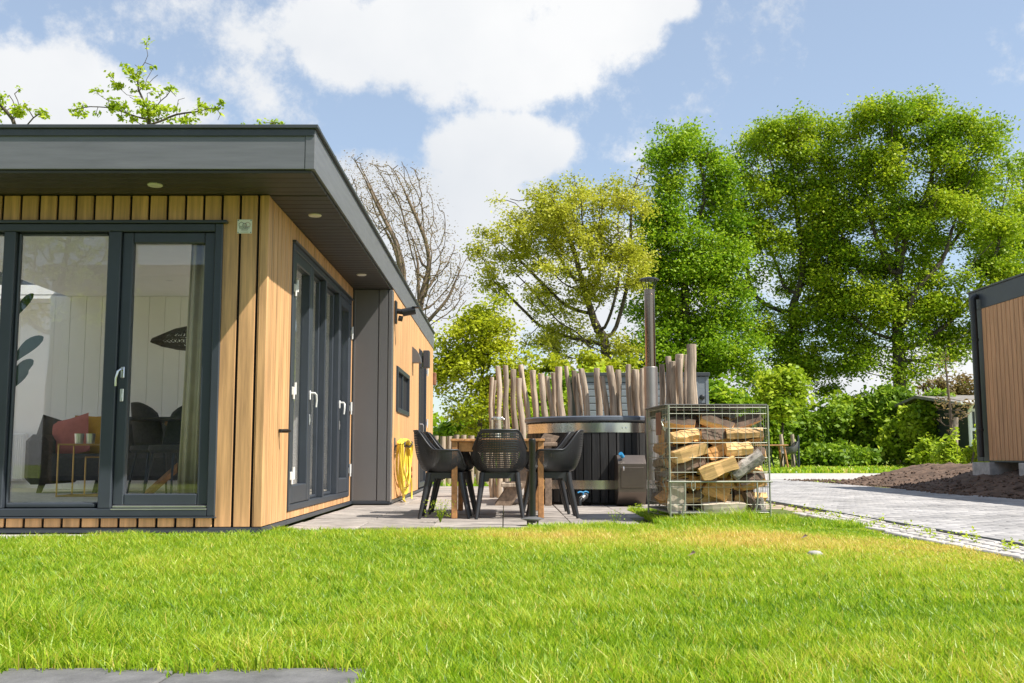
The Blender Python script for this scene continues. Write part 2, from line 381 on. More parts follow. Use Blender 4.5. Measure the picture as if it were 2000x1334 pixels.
# ------------------------------------------------------------------ lawn grass
def grass(name, n, xr, yr, label, keep, hrange=(.03, .066), wr=(.0014, .0033), dryf=None, parent=None):
    y = rng.uniform(yr[0] ** 1.0, yr[1] ** 1.0, n)
    x = rng.uniform(xr[0], xr[1], n)
    # keep the screen density even: thin with distance
    k = keep(x, y); x, y = x[k], y[k]; n = len(x)
    cl = np.array([mnoise.noise((a * 5, b * 5, 0)) for a, b in zip(x, y)]); big = np.array([mnoise.noise((a * .9, b * .9, 7)) for a, b in zip(x, y)])
    h = rng.uniform(hrange[0], hrange[1], n) * (1 + .5 * cl) * (1 + .25 * big)
    w = rng.uniform(wr[0], wr[1], n) * (1 + .1 * np.maximum(y - 3, 0))
    # long tufts
    tuft = np.exp(-(((x + 1.62) / .35) ** 2 + ((y - 3.3) / .3) ** 2)) + .8 * np.exp(-(((x - 2.0) / .6) ** 2 + ((y - 8.9) / .25) ** 2)) + .5 * np.exp(-(((x + .7) / .5) ** 2 + ((y - 8.35) / .15) ** 2))
    h *= 1 - .62 * np.clip((x - 1.9) / .9, 0, 1) * (y < 8.4)
    h *= 1 + 2.3 * tuft * rng.uniform(.3, 1, n)
    a = rng.uniform(0, 2 * np.pi, n); lean = rng.uniform(.15, .95, n) * h
    la = rng.uniform(0, 2 * np.pi, n) * .85
    dx, dy = np.cos(a) * w, np.sin(a) * w; lx, ly = np.cos(la) * lean, np.sin(la) * lean
    z0 = np.full(n, -.012)
    P = np.zeros((n, 5, 3), np.float32)
    P[:, 0] = np.stack([x - dx, y - dy, z0], 1); P[:, 1] = np.stack([x + dx, y + dy, z0], 1)
    P[:, 2] = np.stack([x + dx * .8 + lx * .3, y + dy * .8 + ly * .3, z0 + h * .6], 1)
    P[:, 3] = np.stack([x - dx * .8 + lx * .3, y - dy * .8 + ly * .3, z0 + h * .6], 1)
    P[:, 4] = np.stack([x + lx, y + ly, z0 + h], 1)
    o = np.arange(n)[:, None] * 5
    T = np.concatenate([o + np.array([[0, 1, 2]]), o + np.array([[0, 2, 3]]), o + np.array([[3, 2, 4]])], 1).reshape(-1, 3)
    c = .38 + .2 * big + rng.normal(0, .2, n) + .2 * cl
    if dryf is not None: c = c + dryf(x, y, big)
    c = np.where(rng.uniform(0, 1, n) < .05, c + .3, c)
    A = np.repeat(np.clip(c, 0, 1), 3)
    ob = link(name, np_mesh(name, P.reshape(-1, 3), T, 'blade', A), parent)
    return tag(ob, label, 'grass', kind='stuff')
def keep1(x, y):
    fx = .53 * y + .25
    ok = (np.abs(x) < fx) & (rng.uniform(0, 1, len(x)) < np.clip((3.4 / y) ** .9, 0, 1))
    ok &= ~((x < -.38) & (x > -1.36) & (y + rng.normal(0, .018, len(x)) < 2.9 + .03 * np.sin(x * 9) + .02 * np.sin(x * 31)))
    edge = 8.13 + .16 * np.sin(x * 2.1) + .05 * np.sin(x * 9) + np.where(x > .2, .35, 0) + np.where((x < -1.8), -.62, 0) + np.where(x > 1.33, 2.8, 0)
    ok &= y < edge + rng.normal(0, .05, len(x))
    ok &= x < 2.9 + .06 * np.sin(y * 3.1) + rng.normal(0, .05, len(x)) - np.where(y > 8.6, (y - 8.6) * .22, 0)
    return ok
def dry1(x, y, big):
    d = np.exp(-((y - 7.4 + .25 * np.maximum(x, 0)) / .75) ** 2) * np.clip((x + .9) / 1.2, 0, 1) + .8 * np.exp(-(((x - 2.6) / 1.0) ** 2 + ((y - 6.0) / .7) ** 2))
    return .46 * np.clip(d, 0, 1) * (1 + .6 * big)
grass('lawn_grass', 1550000, (-4.6, 4.6), (2.3, 11.2), 'short sunlit green grass of the foreground lawn', keep1, dryf=dry1)
def keep2(x, y):
    fx = .53 * y + .3
    return (np.abs(x) < fx) & ~((x > -13) & (x < 41) & (y > 25.2) & (y < 31.2)) & ~((x > 3.2) & (x < 14) & (y < 27)) & ~((x < 2.7) & (y < 20.3))
o = grass('far_lawn_grass', 90000, (-4, 26), (20, 41), 'rougher grass of the far lawn beyond the road', keep2, (.06, .14), (.006, .011))
me = o.data; co = np.zeros(len(me.vertices) * 3, np.float32); me.vertices.foreach_get('co', co); co = co.reshape(-1, 3)
t = np.clip((co[:, 1] - 24) / 16, 0, 1); co[:, 2] += .16 * t * t * (3 - 2 * t) - .015; me.vertices.foreach_set('co', co.ravel())

# ------------------------------------------------------------------ the timber chalet
YF, X1, X2, YB, YE = 7.9, -1.85, -1.38, 12.5, 19.9      # front plane, porch side wall, outer side wall, step in the wall, far end
ZS, ZT = 2.63, 2.955
chalet = thing('timber_chalet', 'low flat-roofed chalet with oak cladding and dark grey roof edge', 'chalet', (X1, YF, 0))
def W2L(o):                                             # children are built in world coordinates
    o.matrix_parent_inverse = Matrix.Translation((-X1, -YF, 0)); return o
def part(mb, name, m, parent=chalet, smooth=False):
    o = mb.build(name, m, parent, smooth)
    if parent == chalet: W2L(o)
    return o
FR = lambda u, v, w: (u, YF - w, v)                     # front wall: u = x, v = z, w = outwards
S1 = lambda u, v, w: (X1 + w, u, v)
S2 = lambda u, v, w: (X2 + w, u, v)
def fb(mb, T, u0, u1, v0, v1, w0, w1, c=.003): return mb.box(u0, u1, v0, v1, w0, w1, c, T)
def frame(mb, T, u0, u1, v0, v1, wd, w0, w1, c=.004, bot=None):
    b = wd if bot is None else bot
    fb(mb, T, u0, u0 + wd, v0, v1, w0, w1, c); fb(mb, T, u1 - wd, u1, v0, v1, w0, w1, c)
    fb(mb, T, u0 + wd, u1 - wd, v0, v0 + b, w0, w1 - .0015, c); fb(mb, T, u0 + wd, u1 - wd, v1 - wd, v1, w0, w1 - .0015, c); return mb
# window opening of the front, doors of the side
FW = dict(u0=-8.7, u1=-2.2, v0=.135, v1=2.40)
SD = dict(u0=8.83, u1=12.24, v0=.12, v1=2.45)
# backing walls (dark behind the board joints)
mb = MB()
for (u0, u1, v0, v1) in [(-9, FW['u0'], .03, ZS), (FW['u1'], X1 - .03, .03, ZS), (FW['u0'], FW['u1'], .03, FW['v0']), (FW['u0'], FW['u1'], FW['v1'], ZS)]: fb(mb, FR, u0, u1, v0, v1, -.14, -.022, 0)
part(mb, 'wall', 'gap')
mb = MB()
for (u0, u1, v0, v1) in [(YF + .03, SD['u0'], .03, ZS), (SD['u1'], YB, .03, ZS), (SD['u0'], SD['u1'], .03, SD['v0']), (SD['u0'], SD['u1'], SD['v1'], ZS)]: fb(mb, S1, u0, u1, v0, v1, -.12, -.022, 0)
part(mb, 'wall', 'gap')
mb = MB(); fb(mb, S2, YB + .03, YE, .03, ZS + .05, -.14, -.022, 0); fb(mb, S2, YB + .03, YE - .02, .03, ZS, -7.4, -7.3, 0); mb.box(-9, X2 - .03, YE - .12, YE - .02, .03, ZS)
part(mb, 'wall', 'gap')
PITCH_B = .1434; bw = PITCH_B - .02
def board_mesh(h, axis):
    mb = MB()
    if axis == 'F': mb.box(-bw / 2, bw / 2, -.01, .0105, 0, h, .003)
    else: mb.box(-.0105, .01, -bw / 2, bw / 2, 0, h, .003)
    return mb.mesh('board', 'clad')
g0 = at(461.6, 700, YF).x                               # a joint seen in the photo
def board(me, loc): W2L(link('board', me, chalet, loc))
fm = {'full': board_mesh(ZS - .055, 'F'), 'top': board_mesh(ZS - FW['v1'] - .002, 'F'), 'bot': board_mesh(FW['v0'] - .057, 'F')}
for k in range(-26, 3):
    x = g0 + (k + .5) * PITCH_B
    if x > X1 - .1: continue
    if FW['u0'] < x < FW['u1'] - .02:
        board(fm['top'], (x, YF + .0105, FW['v1'])); board(fm['bot'], (x, YF + .0105, .055))
    else: board(fm['full'], (x, YF + .0105, .055))
x = g0 + 1 * PITCH_B + .01
part(fb(fb(MB(), FR, x, X1 - .062, .055, ZS, -.02, .002, .003), FR, X1 - .06, X1 + .004, .055, ZS, -.06, .006, .004), 'corner_trim', 'clad')
sm = {'full': board_mesh(ZS - .055, 'S'), 'top': board_mesh(ZS - SD['v1'] - .002, 'S'), 'bot': board_mesh(SD['v0'] - .057, 'S'), 'w2': board_mesh(ZS - .04, 'S')}
y = YF + .075 + bw / 2
while y < YB - .02:
    if SD['u0'] - .02 < y < SD['u1'] + .02:
        board(sm['top'], (X1 - .0105, y, SD['v1'])); board(sm['bot'], (X1 - .0105, y, .055))
    else: board(sm['full'], (X1 - .0105, y, .055))
    y += PITCH_B
win2 = (13.12, 14.75, 1.15, 1.74); door2 = (16.55, 17.95, .08, 2.32)
def bcut(h0, h1): return board_mesh(h1 - h0, 'S')
cutm = {'wu': bcut(win2[3], ZS + .01), 'wl': bcut(.055, win2[2]), 'du': bcut(door2[3], ZS + .01)}
y = YB + .14 + bw / 2
while y < YE - .05:
    if win2[0] - .03 < y < win2[1] + .03: board(cutm['wu'], (X2 - .0105, y, win2[3])); board(cutm['wl'], (X2 - .0105, y, .055))
    elif door2[0] - .03 < y < door2[1] + .03: board(cutm['du'], (X2 - .0105, y, door2[3]))
    else: board(sm['w2'], (X2 - .0105, y, .055))
    y += PITCH_B
# base profile
mb = MB(); fb(mb, FR, -9, X1 + .008, .012, .05, -.03, .008, .003); fb(mb, S1, YF + .03, YB, .012, .05, -.03, .008, .003); fb(mb, S2, YB + .1, YE, .012, .05, -.03, .006, .003)
part(mb, 'base_profile', 'frame')
# dark closed column where the wall steps out, corner post
mb = MB(); mb.box(X1 - .02, X2 - .165, YB - .002, YB + .1, .05, ZS, .004); mb.box(X1 - .0, X1 + .02, YB - .012, YB, .05, ZS, .002); mb.box(X2 - .16, X2 - .05, YB - .008, YB + .1, .05, ZS, .004)
part(mb, 'column_panel', 'column')
mb = MB(); mb.box(X2 - .045, X2 + .006, YB - .012, YB + .13, .03, ZS - .005, .006); part(mb, 'corner_post', 'column')
part(MB().box(X1, X2, YB - .012, YB + .02, .015, .048, .003), 'column_foot', 'frame')
# roof: deck, fascia, cap, soffit planks
RO = YF - .64
mb = MB(); SK = (-7.35, -5.3, 8.15, 12.5)                   # roof with an unseen glazed opening, added to brighten the room below
for q in ((-9, X2 - .03, RO + .03, SK[2]), (-9, X2 - .03, SK[3], YE - .03), (-9, SK[0], SK[2], SK[3]), (SK[1], X2 - .03, SK[2], SK[3])): mb.box(*q, ZS + .06, ZT - .01)
part(mb, 'roof', 'cap')
part(MB().box(SK[0] - .03, SK[1] + .03, SK[2] - .03, SK[3] + .03, ZT - .008, ZT), 'added_rooflight', 'glass')
part(MB().box(SK[0] - .05, SK[0], SK[2], SK[3], ZS - .07, ZS + .06).box(SK[1], SK[1] + .05, SK[2], SK[3], ZS - .07, ZS + .06).box(SK[0] - .05, SK[1] + .05, SK[2] - .05, SK[2], ZS - .07, ZS + .06).box(SK[0] - .05, SK[1] + .05, SK[3], SK[3] + .05, ZS - .07, ZS + .06), 'added_rooflight_shaft', 'white')  # lining of the added roof opening, closes the void around it
mb = MB(); mb.box(-9, X2 - .07, RO, RO + .02, ZS + .03, ZT, .003); part(mb, 'fascia', 'fascia')
mb = MB(); mb.box(X2 - .068, X2 + .004, RO - .003, RO + .07, ZS + .028, ZT, .004); part(mb, 'fascia_corner', 'fascia')
mb = MB()
ys = [RO + .072, 10.1, 13.0, 13.35, 16.4, YE]
for a, b in zip(ys[:-1], ys[1:]): mb.box(X2 - .02, X2 + .002, a, b - .004, ZS + .03, ZT, .002)
part(mb, 'fascia', 'fascia')
mb = MB(); mb.box(-9, X2 + .028, RO - .028, RO + .1, ZT + .002, ZT + .032, .005); mb.box(X2 - .1, X2 + .026, RO + .102, YE + .02, ZT + .002, ZT + .032, .005); mb.box(-9, X2 - .002, RO - .012, RO - .002, ZT - .05, ZT, .002)
part(mb, 'roof_cap', 'cap')
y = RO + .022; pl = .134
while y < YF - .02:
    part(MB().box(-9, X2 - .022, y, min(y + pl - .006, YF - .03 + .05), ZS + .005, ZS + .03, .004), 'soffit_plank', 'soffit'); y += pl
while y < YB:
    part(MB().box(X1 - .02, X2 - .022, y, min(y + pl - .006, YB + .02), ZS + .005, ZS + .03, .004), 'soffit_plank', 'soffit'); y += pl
for px, py in ((303, 362), (615, 421), (706, 537)):
    d = ray(px, py); p = Vector((0, 0, CAM_H)) + d * ((ZS - CAM_H) / d.z)
    l = part(MB().lathe([(.0, -.004), (.05, -.004), (.056, .002), (.056, .012)], 24, (p.x, p.y, ZS - .002)), 'recessed_light', 'lamp')

# --- front window and door
def lever(T, u, v, w, parent, s=1, m='chrome'):
    mb = MB(); fb(mb, T, u - .016, u + .016, v - .045, v + .045, w, w + .012, .006)
    pts = [T(u, v + .02, w + .01), T(u, v + .02, w + .05), T(u - .012 * s, v + .005, w + .062), T(u - .026 * s, v - .05, w + .064), T(u - .028 * s, v - .11, w + .058)]
    mb.tube(pts, [.01, .01, .01, .009, .009], 8); return mb.build('handle', m, parent, 'auto')
def escut(T, u, v, w, parent):
    mb = MB(); fb(mb, T, u - .015, u + .015, v - .05, v + .05, w, w + .01, .006); fb(mb, T, u - .005, u + .005, v - .02, v + .01, w + .01, w + .014, .002); return mb.build('lock_plate', 'chrome', parent)
fu = lambda px, py=700: at(px, py, YF).x
m0, m1 = fu(205, 600), fu(236, 600)
f1, f2 = fu(-3, 700), fu(20, 700)
mb = frame(MB(), FR, FW['u0'], FW['u1'], FW['v0'], FW['v1'], .062, -.09, .02, .006)
fb(mb, FR, m0 + .012, m1 - .012, FW['v0'] + .062, FW['v1'] - .062, -.09, .018, .006); fb(mb, FR, -5.76, -5.7, FW['v0'] + .062, FW['v1'] - .062, -.09, .018, .006); fb(mb, FR, f1, f2, FW['v0'] + .062, FW['v1'] - .062, -.09, .018, .006)
wf = part(mb, 'window_frame', 'frame')
part(fb(MB(), FR, FW['u0'] - .03, FW['u1'] + .035, FW['v1'] + .001, FW['v1'] + .024, -.02, .045, .004), 'drip_trim', 'frame')
part(fb(MB(), FR, FW['u0'], FW['u1'] + .01, FW['v0'] - .012, FW['v0'] - .001, -.02, .034, .003), 'sill_trim', 'frame')
def pane(T, u0, u1, v0, v1, w, parent, name='pane'):
    return fb(MB(), T, u0, u1, v0, v1, w - .006, w, 0).build(name, 'glass', parent)
def sash(name, T, u0, u1, v0, v1, wd, w0, w1, parent, bot=None):
    o = part(frame(MB(), T, u0, u1, v0, v1, wd, w0, w1, .008, bot), name, 'frame', parent)
    pane(T, u0 + wd - .005, u1 - wd + .005, v0 + (bot or wd) - .005, v1 - wd + .005, w0 + .014, o); return o
sash('window', FR, f2 + .001, m0 + .011, FW['v0'] + .063, FW['v1'] - .063, .02, -.075, -.03, chalet)
sash('window', FR, -5.7, f1 - .001, FW['v0'] + .063, FW['v1'] - .063, .02, -.075, -.03, chalet)
sash('window', FR, FW['u0'] + .063, -5.76, FW['v0'] + .063, FW['v1'] - .063, .02, -.075, -.03, chalet)
mb = MB(); fb(mb, FR, f2 + .02, m0 - .01, FW['v0'] + .064, FW['v0'] + .105, -.07, .004, .012); part(mb, 'glazing_sill', 'frame')
dr = sash('door', FR, m1 - .011, FW['u1'] - .063, FW['v0'] + .085, FW['v1'] - .063, .085, -.08, -.012, chalet)
lever(FR, m1 + .03, 1.235, -.012, dr, 1); escut(FR, m1 + .03, 1.06, -.012, dr)
part(fb(fb(MB(), FR, m1, FW['u1'] - .065, FW['v0'] + .066, FW['v0'] + .082, -.05, .012, .004), FR, m1 - .01, FW['u1'] - .063, FW['v0'] + .05, FW['v0'] + .06, -.05, .021, .002), 'threshold', 'chrome')
# --- doors of the porch wall
def hinge(T, u, v, w, parent, s=1):
    mb = MB(); fb(mb, T, u - .03, u + .03, v - .035, v + .035, w, w + .012, .003)
    mb.tube([T(u + .022 * s, v - .03, w + .02), T(u + .022 * s, v + .075, w + .02)], .013, 10); mb.tube([T(u - .012 * s, v - .07, w + .016), T(u - .012 * s, v + .03, w + .016)], .01, 10)
    return mb.build('hinge', 'hinge', parent)
yy = [SD['u0'], 9.76, 10.5, 11.37, SD['u1']]
mb = frame(MB(), S1, SD['u0'], SD['u1'], SD['v0'], SD['v1'], .055, -.1, .012, .005)
for a in yy[1:4]: fb(mb, S1, a - .03, a + .03, SD['v0'] + .055, SD['v1'] - .055, -.1, .0105, .005)
part(mb, 'window_frame', 'frame')
part(fb(MB(), S1, SD['u0'] - .02, SD['u1'] + .02, SD['v1'] + .001, SD['v1'] + .02, -.02, .035, .004), 'drip_trim', 'frame')
for i in (0, 1, 2, 3):
    u0, u1 = yy[i] + (.056 if i == 0 else .031), yy[i + 1] - (.056 if i == 3 else .031)
    if i in (1, 2): sash('window', S1, u0, u1, SD['v0'] + .056, SD['v1'] - .056, .03, -.095, -.05, chalet)
    else:
        d = sash('door', S1, u0, u1, SD['v0'] + .058, SD['v1'] - .056, .1, -.07, .008, chalet, .16)
        hu = u1 - .04 if i == 0 else u0 + .04; k = u0 - .01 if i == 0 else u1 + .01
        lever(S1, hu, 1.16, .008, d, -1 if i == 0 else 1, 'hinge'); escut(S1, hu, .93, .008, d)
        for v in (.42, 1.15, 2.05): hinge(S1, k, v, .012, d, 1 if i == 0 else -1)
p = onx(512 + 340 * .345 - 90 * .345 + 20, 822, X1)
mb = MB(); fb(mb, S1, 8.42, 8.47, .78, .81, 0, .03, .004); mb.tube([S1(8.44, .795, .03), S1(8.44, .795, .075)], .016, 8); fb(mb, S1, 8.425, 8.455, .785, .805, .07, .1, .004)
part(mb, 'door_stop', 'black')
# --- sign on the front
sx, sz = at(478, 442.5, YF).x, at(478, 442.5, YF).z
sg = part(fb(MB(), FR, sx - .058, sx + .058, sz - .056, sz + .056, .001, .005, .002), 'sign_plate', 'sign')
mb = MB()
for dx, dz in ((-.05, -.048), (.05, -.048), (-.05, .048), (.05, .048)): mb.tube([FR(sx + dx, sz + dz, .005), FR(sx + dx, sz + dz, .008)], .004, 8)
mb.build('screw', 'ink', sg)
def hs(cx, cz, w, h, m):                                # outline of a little house
    p = [(-w, -h), (w, -h), (w, h * .3), (0, h), (-w, h * .3)]; mb = MB()
    for i in range(5):
        a, b = p[i], p[(i + 1) % 5]; mb.tube([FR(sx + cx + a[0], sz + cz + a[1], .0055), FR(sx + cx + b[0], sz + cz + b[1], .0055)], .0016, 5)
    mb.build('emblem', m, sg)
hs(-.024, .018, .019, .017, 'ink'); hs(.024, .018, .019, .017, 'inkr'); hs(0, .014, .014, .013, 'ink')
def text(s, x, z, size, m):
    c = bpy.data.curves.new('lettering', 'FONT'); c.body = s; c.size = size; c.align_x = 'CENTER'; c.extrude = .0006
    t = bpy.data.objects.new('lettering', c); COL.objects.link(t); t.rotation_euler = (rad(90), 0, 0)
    dg = bpy.context.evaluated_depsgraph_get(); me = bpy.data.meshes.new_from_object(t.evaluated_get(dg))
    bpy.data.objects.remove(t); me.materials.clear(); me.materials.append(M[m])
    o = link('lettering', me, sg, (x, YF - .0065, z), (rad(90), 0, 0)); return o
text('KUNERT', sx, sz - .019, .021, 'ink'); text('GROUP', sx, sz - .033, .016, 'inkg')
fb(MB(), FR, sx - .032, sx + .032, sz - .0475, sz - .0445, .005, .0062, 0).build('fine_print', 'inkg', sg)
# --- things on the outer side wall
mb = frame(MB(), S2, win2[0], win2[1], win2[2], win2[3], .06, -.12, .018, .005)
fb(mb, S2, (win2[0] + win2[1]) / 2 - .03, (win2[0] + win2[1]) / 2 + .03, win2[2] + .06, win2[3] - .06, -.1, .0, .004)
w = part(mb, 'window', 'frame'); pane(S2, win2[0] + .055, win2[1] - .055, win2[2] + .055, win2[3] - .055, -.06, w)
mb = frame(MB(), S2, door2[0], door2[1], door2[2], door2[3], .08, -.12, .014, .005); fb(mb, S2, door2[0] + .08, door2[1] - .08, door2[2] + .08, 1.0, -.08, -.03, .004)
d = part(mb, 'door', 'frame'); pane(S2, door2[0] + .075, door2[1] - .075, .99, door2[3] - .075, -.05, d)
for v in (.5, 1.15, 2.05): hinge(S2, door2[1] + .01, v, .014, d, -1)
lever(S2, door2[0] + .1, 1.08, .0, d, -1)
p = onx(772, 605, X2 + .02); y = p.y + .12; z = p.z
mb = MB(); fb(mb, S2, y - .06, y + .06, z - .16, z + .13, 0, .03, .01); mb.tube([S2(y, z, .03), S2(y, z - .01, .1), S2(y, z + .0, .13)], .035, 10)
mb.tube([S2(y, z - .02, .1), S2(y, z + .01, .26)], .05, 14); fb(mb, S2, y - .05, y + .05, z + .04, z + .055, .22, .31, .004); mb.tube([S2(y, z - .09, .05), S2(y, z - .1, .1)], .035, 10)
part(mb, 'security_light', 'black')
p = onx(806, 692, X2); y, z = p.y, p.z
mb = MB(); o_ = [(0, -.13), (.13, -.13), (.125, -.07), (.1, .0), (.06, .06), (0, .11)]
vs = [S2(y - .1, z + b, a) for a, b in o_] + [S2(y + .1, z + b, a) for a, b in o_]; n = len(o_)
mb.add(vs, [tuple(range(n))[::-1], tuple(range(n, 2 * n))] + [(i, (i + 1) % n, n + (i + 1) % n, n + i) for i in range(n)]); part(mb, 'vent_hood', 'plasticg')
p = onx(820, 702, X2); y, z = p.y, p.z
mb = MB(); fb(mb, S2, y - .1, y + .1, z - .14, z + .14, .0, .04, .004); fb(mb, S2, y - .1, y + .1, z - .14, z + .14, .06, .16, .008); fb(mb, S2, y - .04, y + .04, z - .05, z + .05, .03, .07, .004)
wl = part(mb, 'wall_lamp', 'frame')
p = onx(846, 740, X2); mb = MB(); fb(mb, S2, p.y - .06, p.y + .06, p.z - .12, p.z + .12, 0, .06, .01); part(mb, 'socket_box', 'rust')
# hose and hooks
hook = []
for px in (770, 786):
    p = onx(px, 868, X2); y, z = p.y, p.z
    mb = MB(); fb(mb, S2, y - .045, y + .045, z - .075, z + .085, 0, .014, .012); mb.tube([S2(y, z - .02, .01), S2(y, z - .03, .1), S2(y, z - .0, .125), S2(y, z + .04, .13)], .014, 8); part(mb, 'hose_hook', 'plasticg'); hook.append((y, z))
(y0, z0), (y1, z1) = hook
hose = thing('garden_hose', 'coiled yellow garden hose hanging on two wall hooks', 'hose', (X2 + .06, y0, .3))
mb = MB()
for k, (dz, dy, w) in enumerate([(.62, .02, .05), (.66, .1, .075), (.58, .05, .095), (.5, .16, .06), (.72, -.02, .085), (.55, .2, .11)]):
    pts = []
    for i in range(25):
        t = i / 24 * 2 * math.pi; ym = (y0 + y1) / 2; hw = (y1 - y0) / 2 + .03 + .012 * k
        yv = ym - hw * math.cos(t) * (1 if i < 13 else 1) + dy * max(0, -math.sin(t)) ** 2
        zv = z0 + .02 + (.05 * math.sin(t) if math.sin(t) > 0 else dz * math.sin(t)) - abs(math.cos(t)) * .02
        pts.append((X2 + w + .02 * math.sin(3 * t + k), yv, zv))
    mb.tube(pts, .0135, 7, cap=False)
pts = [(X2 + .1, y1, z1 - .05), (X2 + .1, y1 + .12, z1 - .3), (X2 + .09, y1 + .3, z1 - .42), (X2 + .09, y1 + .42, z1 - .62), (X2 + .1, y1 + .33, z1 - .82), (X2 + .1, y1 + .1, z1 - .86), (X2 + .1, y0 + .2, z1 - .7)]
def smooth_pts(p, n=6):
    p = [Vector(q) for q in p]; out = []
    for i in range(len(p) - 1):
        a, b, c, d = p[max(i - 1, 0)], p[i], p[i + 1], p[min(i + 2, len(p) - 1)]
        for k in range(n):
            t = k / n; out.append(.5 * ((2 * b) + (c - a) * t + (2 * a - 5 * b + 4 * c - d) * t * t + (-a + 3 * b - 3 * c + d) * t ** 3))
    return out + [p[-1]]
mb.tube(smooth_pts(pts), .0135, 7)
h = mb.build('hose_coil', 'hose', hose, True); h.matrix_parent_inverse = Matrix.Translation((-X2 - .06, -y0, -.3))
mb = MB().tube([(X2 + .1, y1 + .13, z1 - .3), (X2 + .1, y1 + .16, z1 - .36)], .024, 10).tube([(X2 + .09, y1 + .24, z1 - .4), (X2 + .09, y1 + .29, z1 - .44)], .024, 10)
h = mb.build('coupling', 'terra', hose); h.matrix_parent_inverse = Matrix.Translation((-X2 - .06, -y0, -.3))

# --- the room behind the glass
ZF, ZC = .2, 2.52
mb = MB(); mb.box(-8.9, X1 - .12, YF + .14, 13.2, ZF - .15, ZF); part(mb, 'interior_floor', 'floorw')
mb = MB()
for q in ((-8.9, X1 - .12, YF + .14, SK[2]), (-8.9, X1 - .12, SK[3], 13.2), (-8.9, SK[0], SK[2], SK[3]), (SK[1], X1 - .12, SK[2], SK[3])): mb.box(*q, ZC, ZC + .05)
part(mb, 'ceiling', 'white')
mb = MB(); YW = 12.32
xs = np.arange(-5.44, X1 - .14, .19)
for x in xs: mb.box(x, min(x + .1875, X1 - .145), YW, YW + .03, ZF, ZC, .004)
mb.box(-5.44, X1 - .14, YW + .03, YW + .06, ZF, ZC); mb.box(-5.5, -5.44, YW, 12.9, ZF, ZC)
part(mb, 'interior_wall', 'wallin')
for q in ((-8.9, -5.4, 12.9, 12.96), (-8.95, -8.9, YF + .1, 13), (X1 - .16, X1 - .13, YF + .16, SD['u0']), (X1 - .16, X1 - .13, SD['u1'], YW), (-2.19, X1 - .16, YF + .14, YF + .17)):
    part(MB().box(*q, ZF, ZC), 'interior_wall', 'wallin')
for k in range(9): part(MB().lathe([(.0, -.003), (.035, -.003), (.04, .0)], 16, (-5.0 + (k % 3) * 1.3, 9.0 + (k // 3) * 1.1, ZC)), 'ceiling_spot', 'chrome')
part(MB().box(-6.3, -2.6, 8.75, 11.2, ZF, ZF + .012, .004), 'rug', 'rug')
# radiator on the far wall
r0, r1 = at(-40, 900, 12.8), at(50, 846, 12.8)
rd = thing('radiator', 'white ribbed radiator on the far interior wall behind the left window', 'radiator', (r0.x, 12.82, 0))
mb = MB(); mb.box(0, r1.x - r0.x, -.02, .06, r0.z - .25, r1.z, .01)
for k in range(22): x = .02 + k * (r1.x - r0.x - .04) / 21; mb.tube([(x, -.03, r0.z - .23), (x, -.03, r1.z - .02)], .013, 6)
mb.build('ribs', 'white', rd)
# sofa
sofa = thing('sofa', 'dark brown fabric sofa inside the chalet by the back wall', 'sofa', (0, 0, 0))
sx0, sx1 = at(47, 900, 10.75).x, -3.05
MB().box(sx0 + .2, sx1, 10.75, 11.6, .34, .62, .05).build('seat', 'fabric', sofa)
MB().box(sx0 + .25, sx1, 11.35, 11.72, .5, 1.02, .08).build('backrest', 'fabric', sofa)
MB().box(sx0, sx0 + .24, 10.7, 11.7, .3, .82, .07).build('armrest', 'fabric', sofa)
MB().box(sx1 - .02, sx1 + .2, 10.7, 11.7, .3, .82, .07).build('armrest', 'fabric', sofa)
for x in (sx0 + .14, sx0 + .72, sx1): MB().tube([(x, 10.8, ZF), (x + .03, 10.85, .36)], [.025, .04], 8).build('leg', 'fabric', sofa)
def cushion(name, label, m, c, s, rot):
    mb = MB(); n = 10
    for sgn in (-1, 1):
        o = len(mb.v)
        for i in range(n + 1):
            for j in range(n + 1):
                u, v = i / n * 2 - 1, j / n * 2 - 1; t = (1 - abs(u) ** 2.5) * (1 - abs(v) ** 2.5); pinch = 1 - .06 * (1 - abs(u * v))
                mb.v.append((u * s * pinch, sgn * .09 * max(t, 0) ** .6, v * s * pinch))
        for i in range(n):
            for j in range(n): a = o + i * (n + 1) + j; mb.f.append((a, a + 1, a + n + 2, a + n + 1))
    ob = mb.build(name, m, None, True, c); ob.rotation_euler = rot; return tag(ob, label, 'cushion')
cushion('cushion', 'dark brown scatter cushion beside the sofa armrest', 'fabric', (at(108, 880, 11.1).x, 11.1, .78), .22, (-.25, .25, .1))
cushion('cushion', 'pink scatter cushion on the sofa', 'pink', (at(138, 880, 11.05).x, 11.02, .8), .22, (-.3, -.25, -.1))
cushion('cushion', 'mustard yellow scatter cushion on the sofa', 'mustard', (at(178, 880, 11.15).x, 11.2, .81), .23, (-.2, 0, 0))
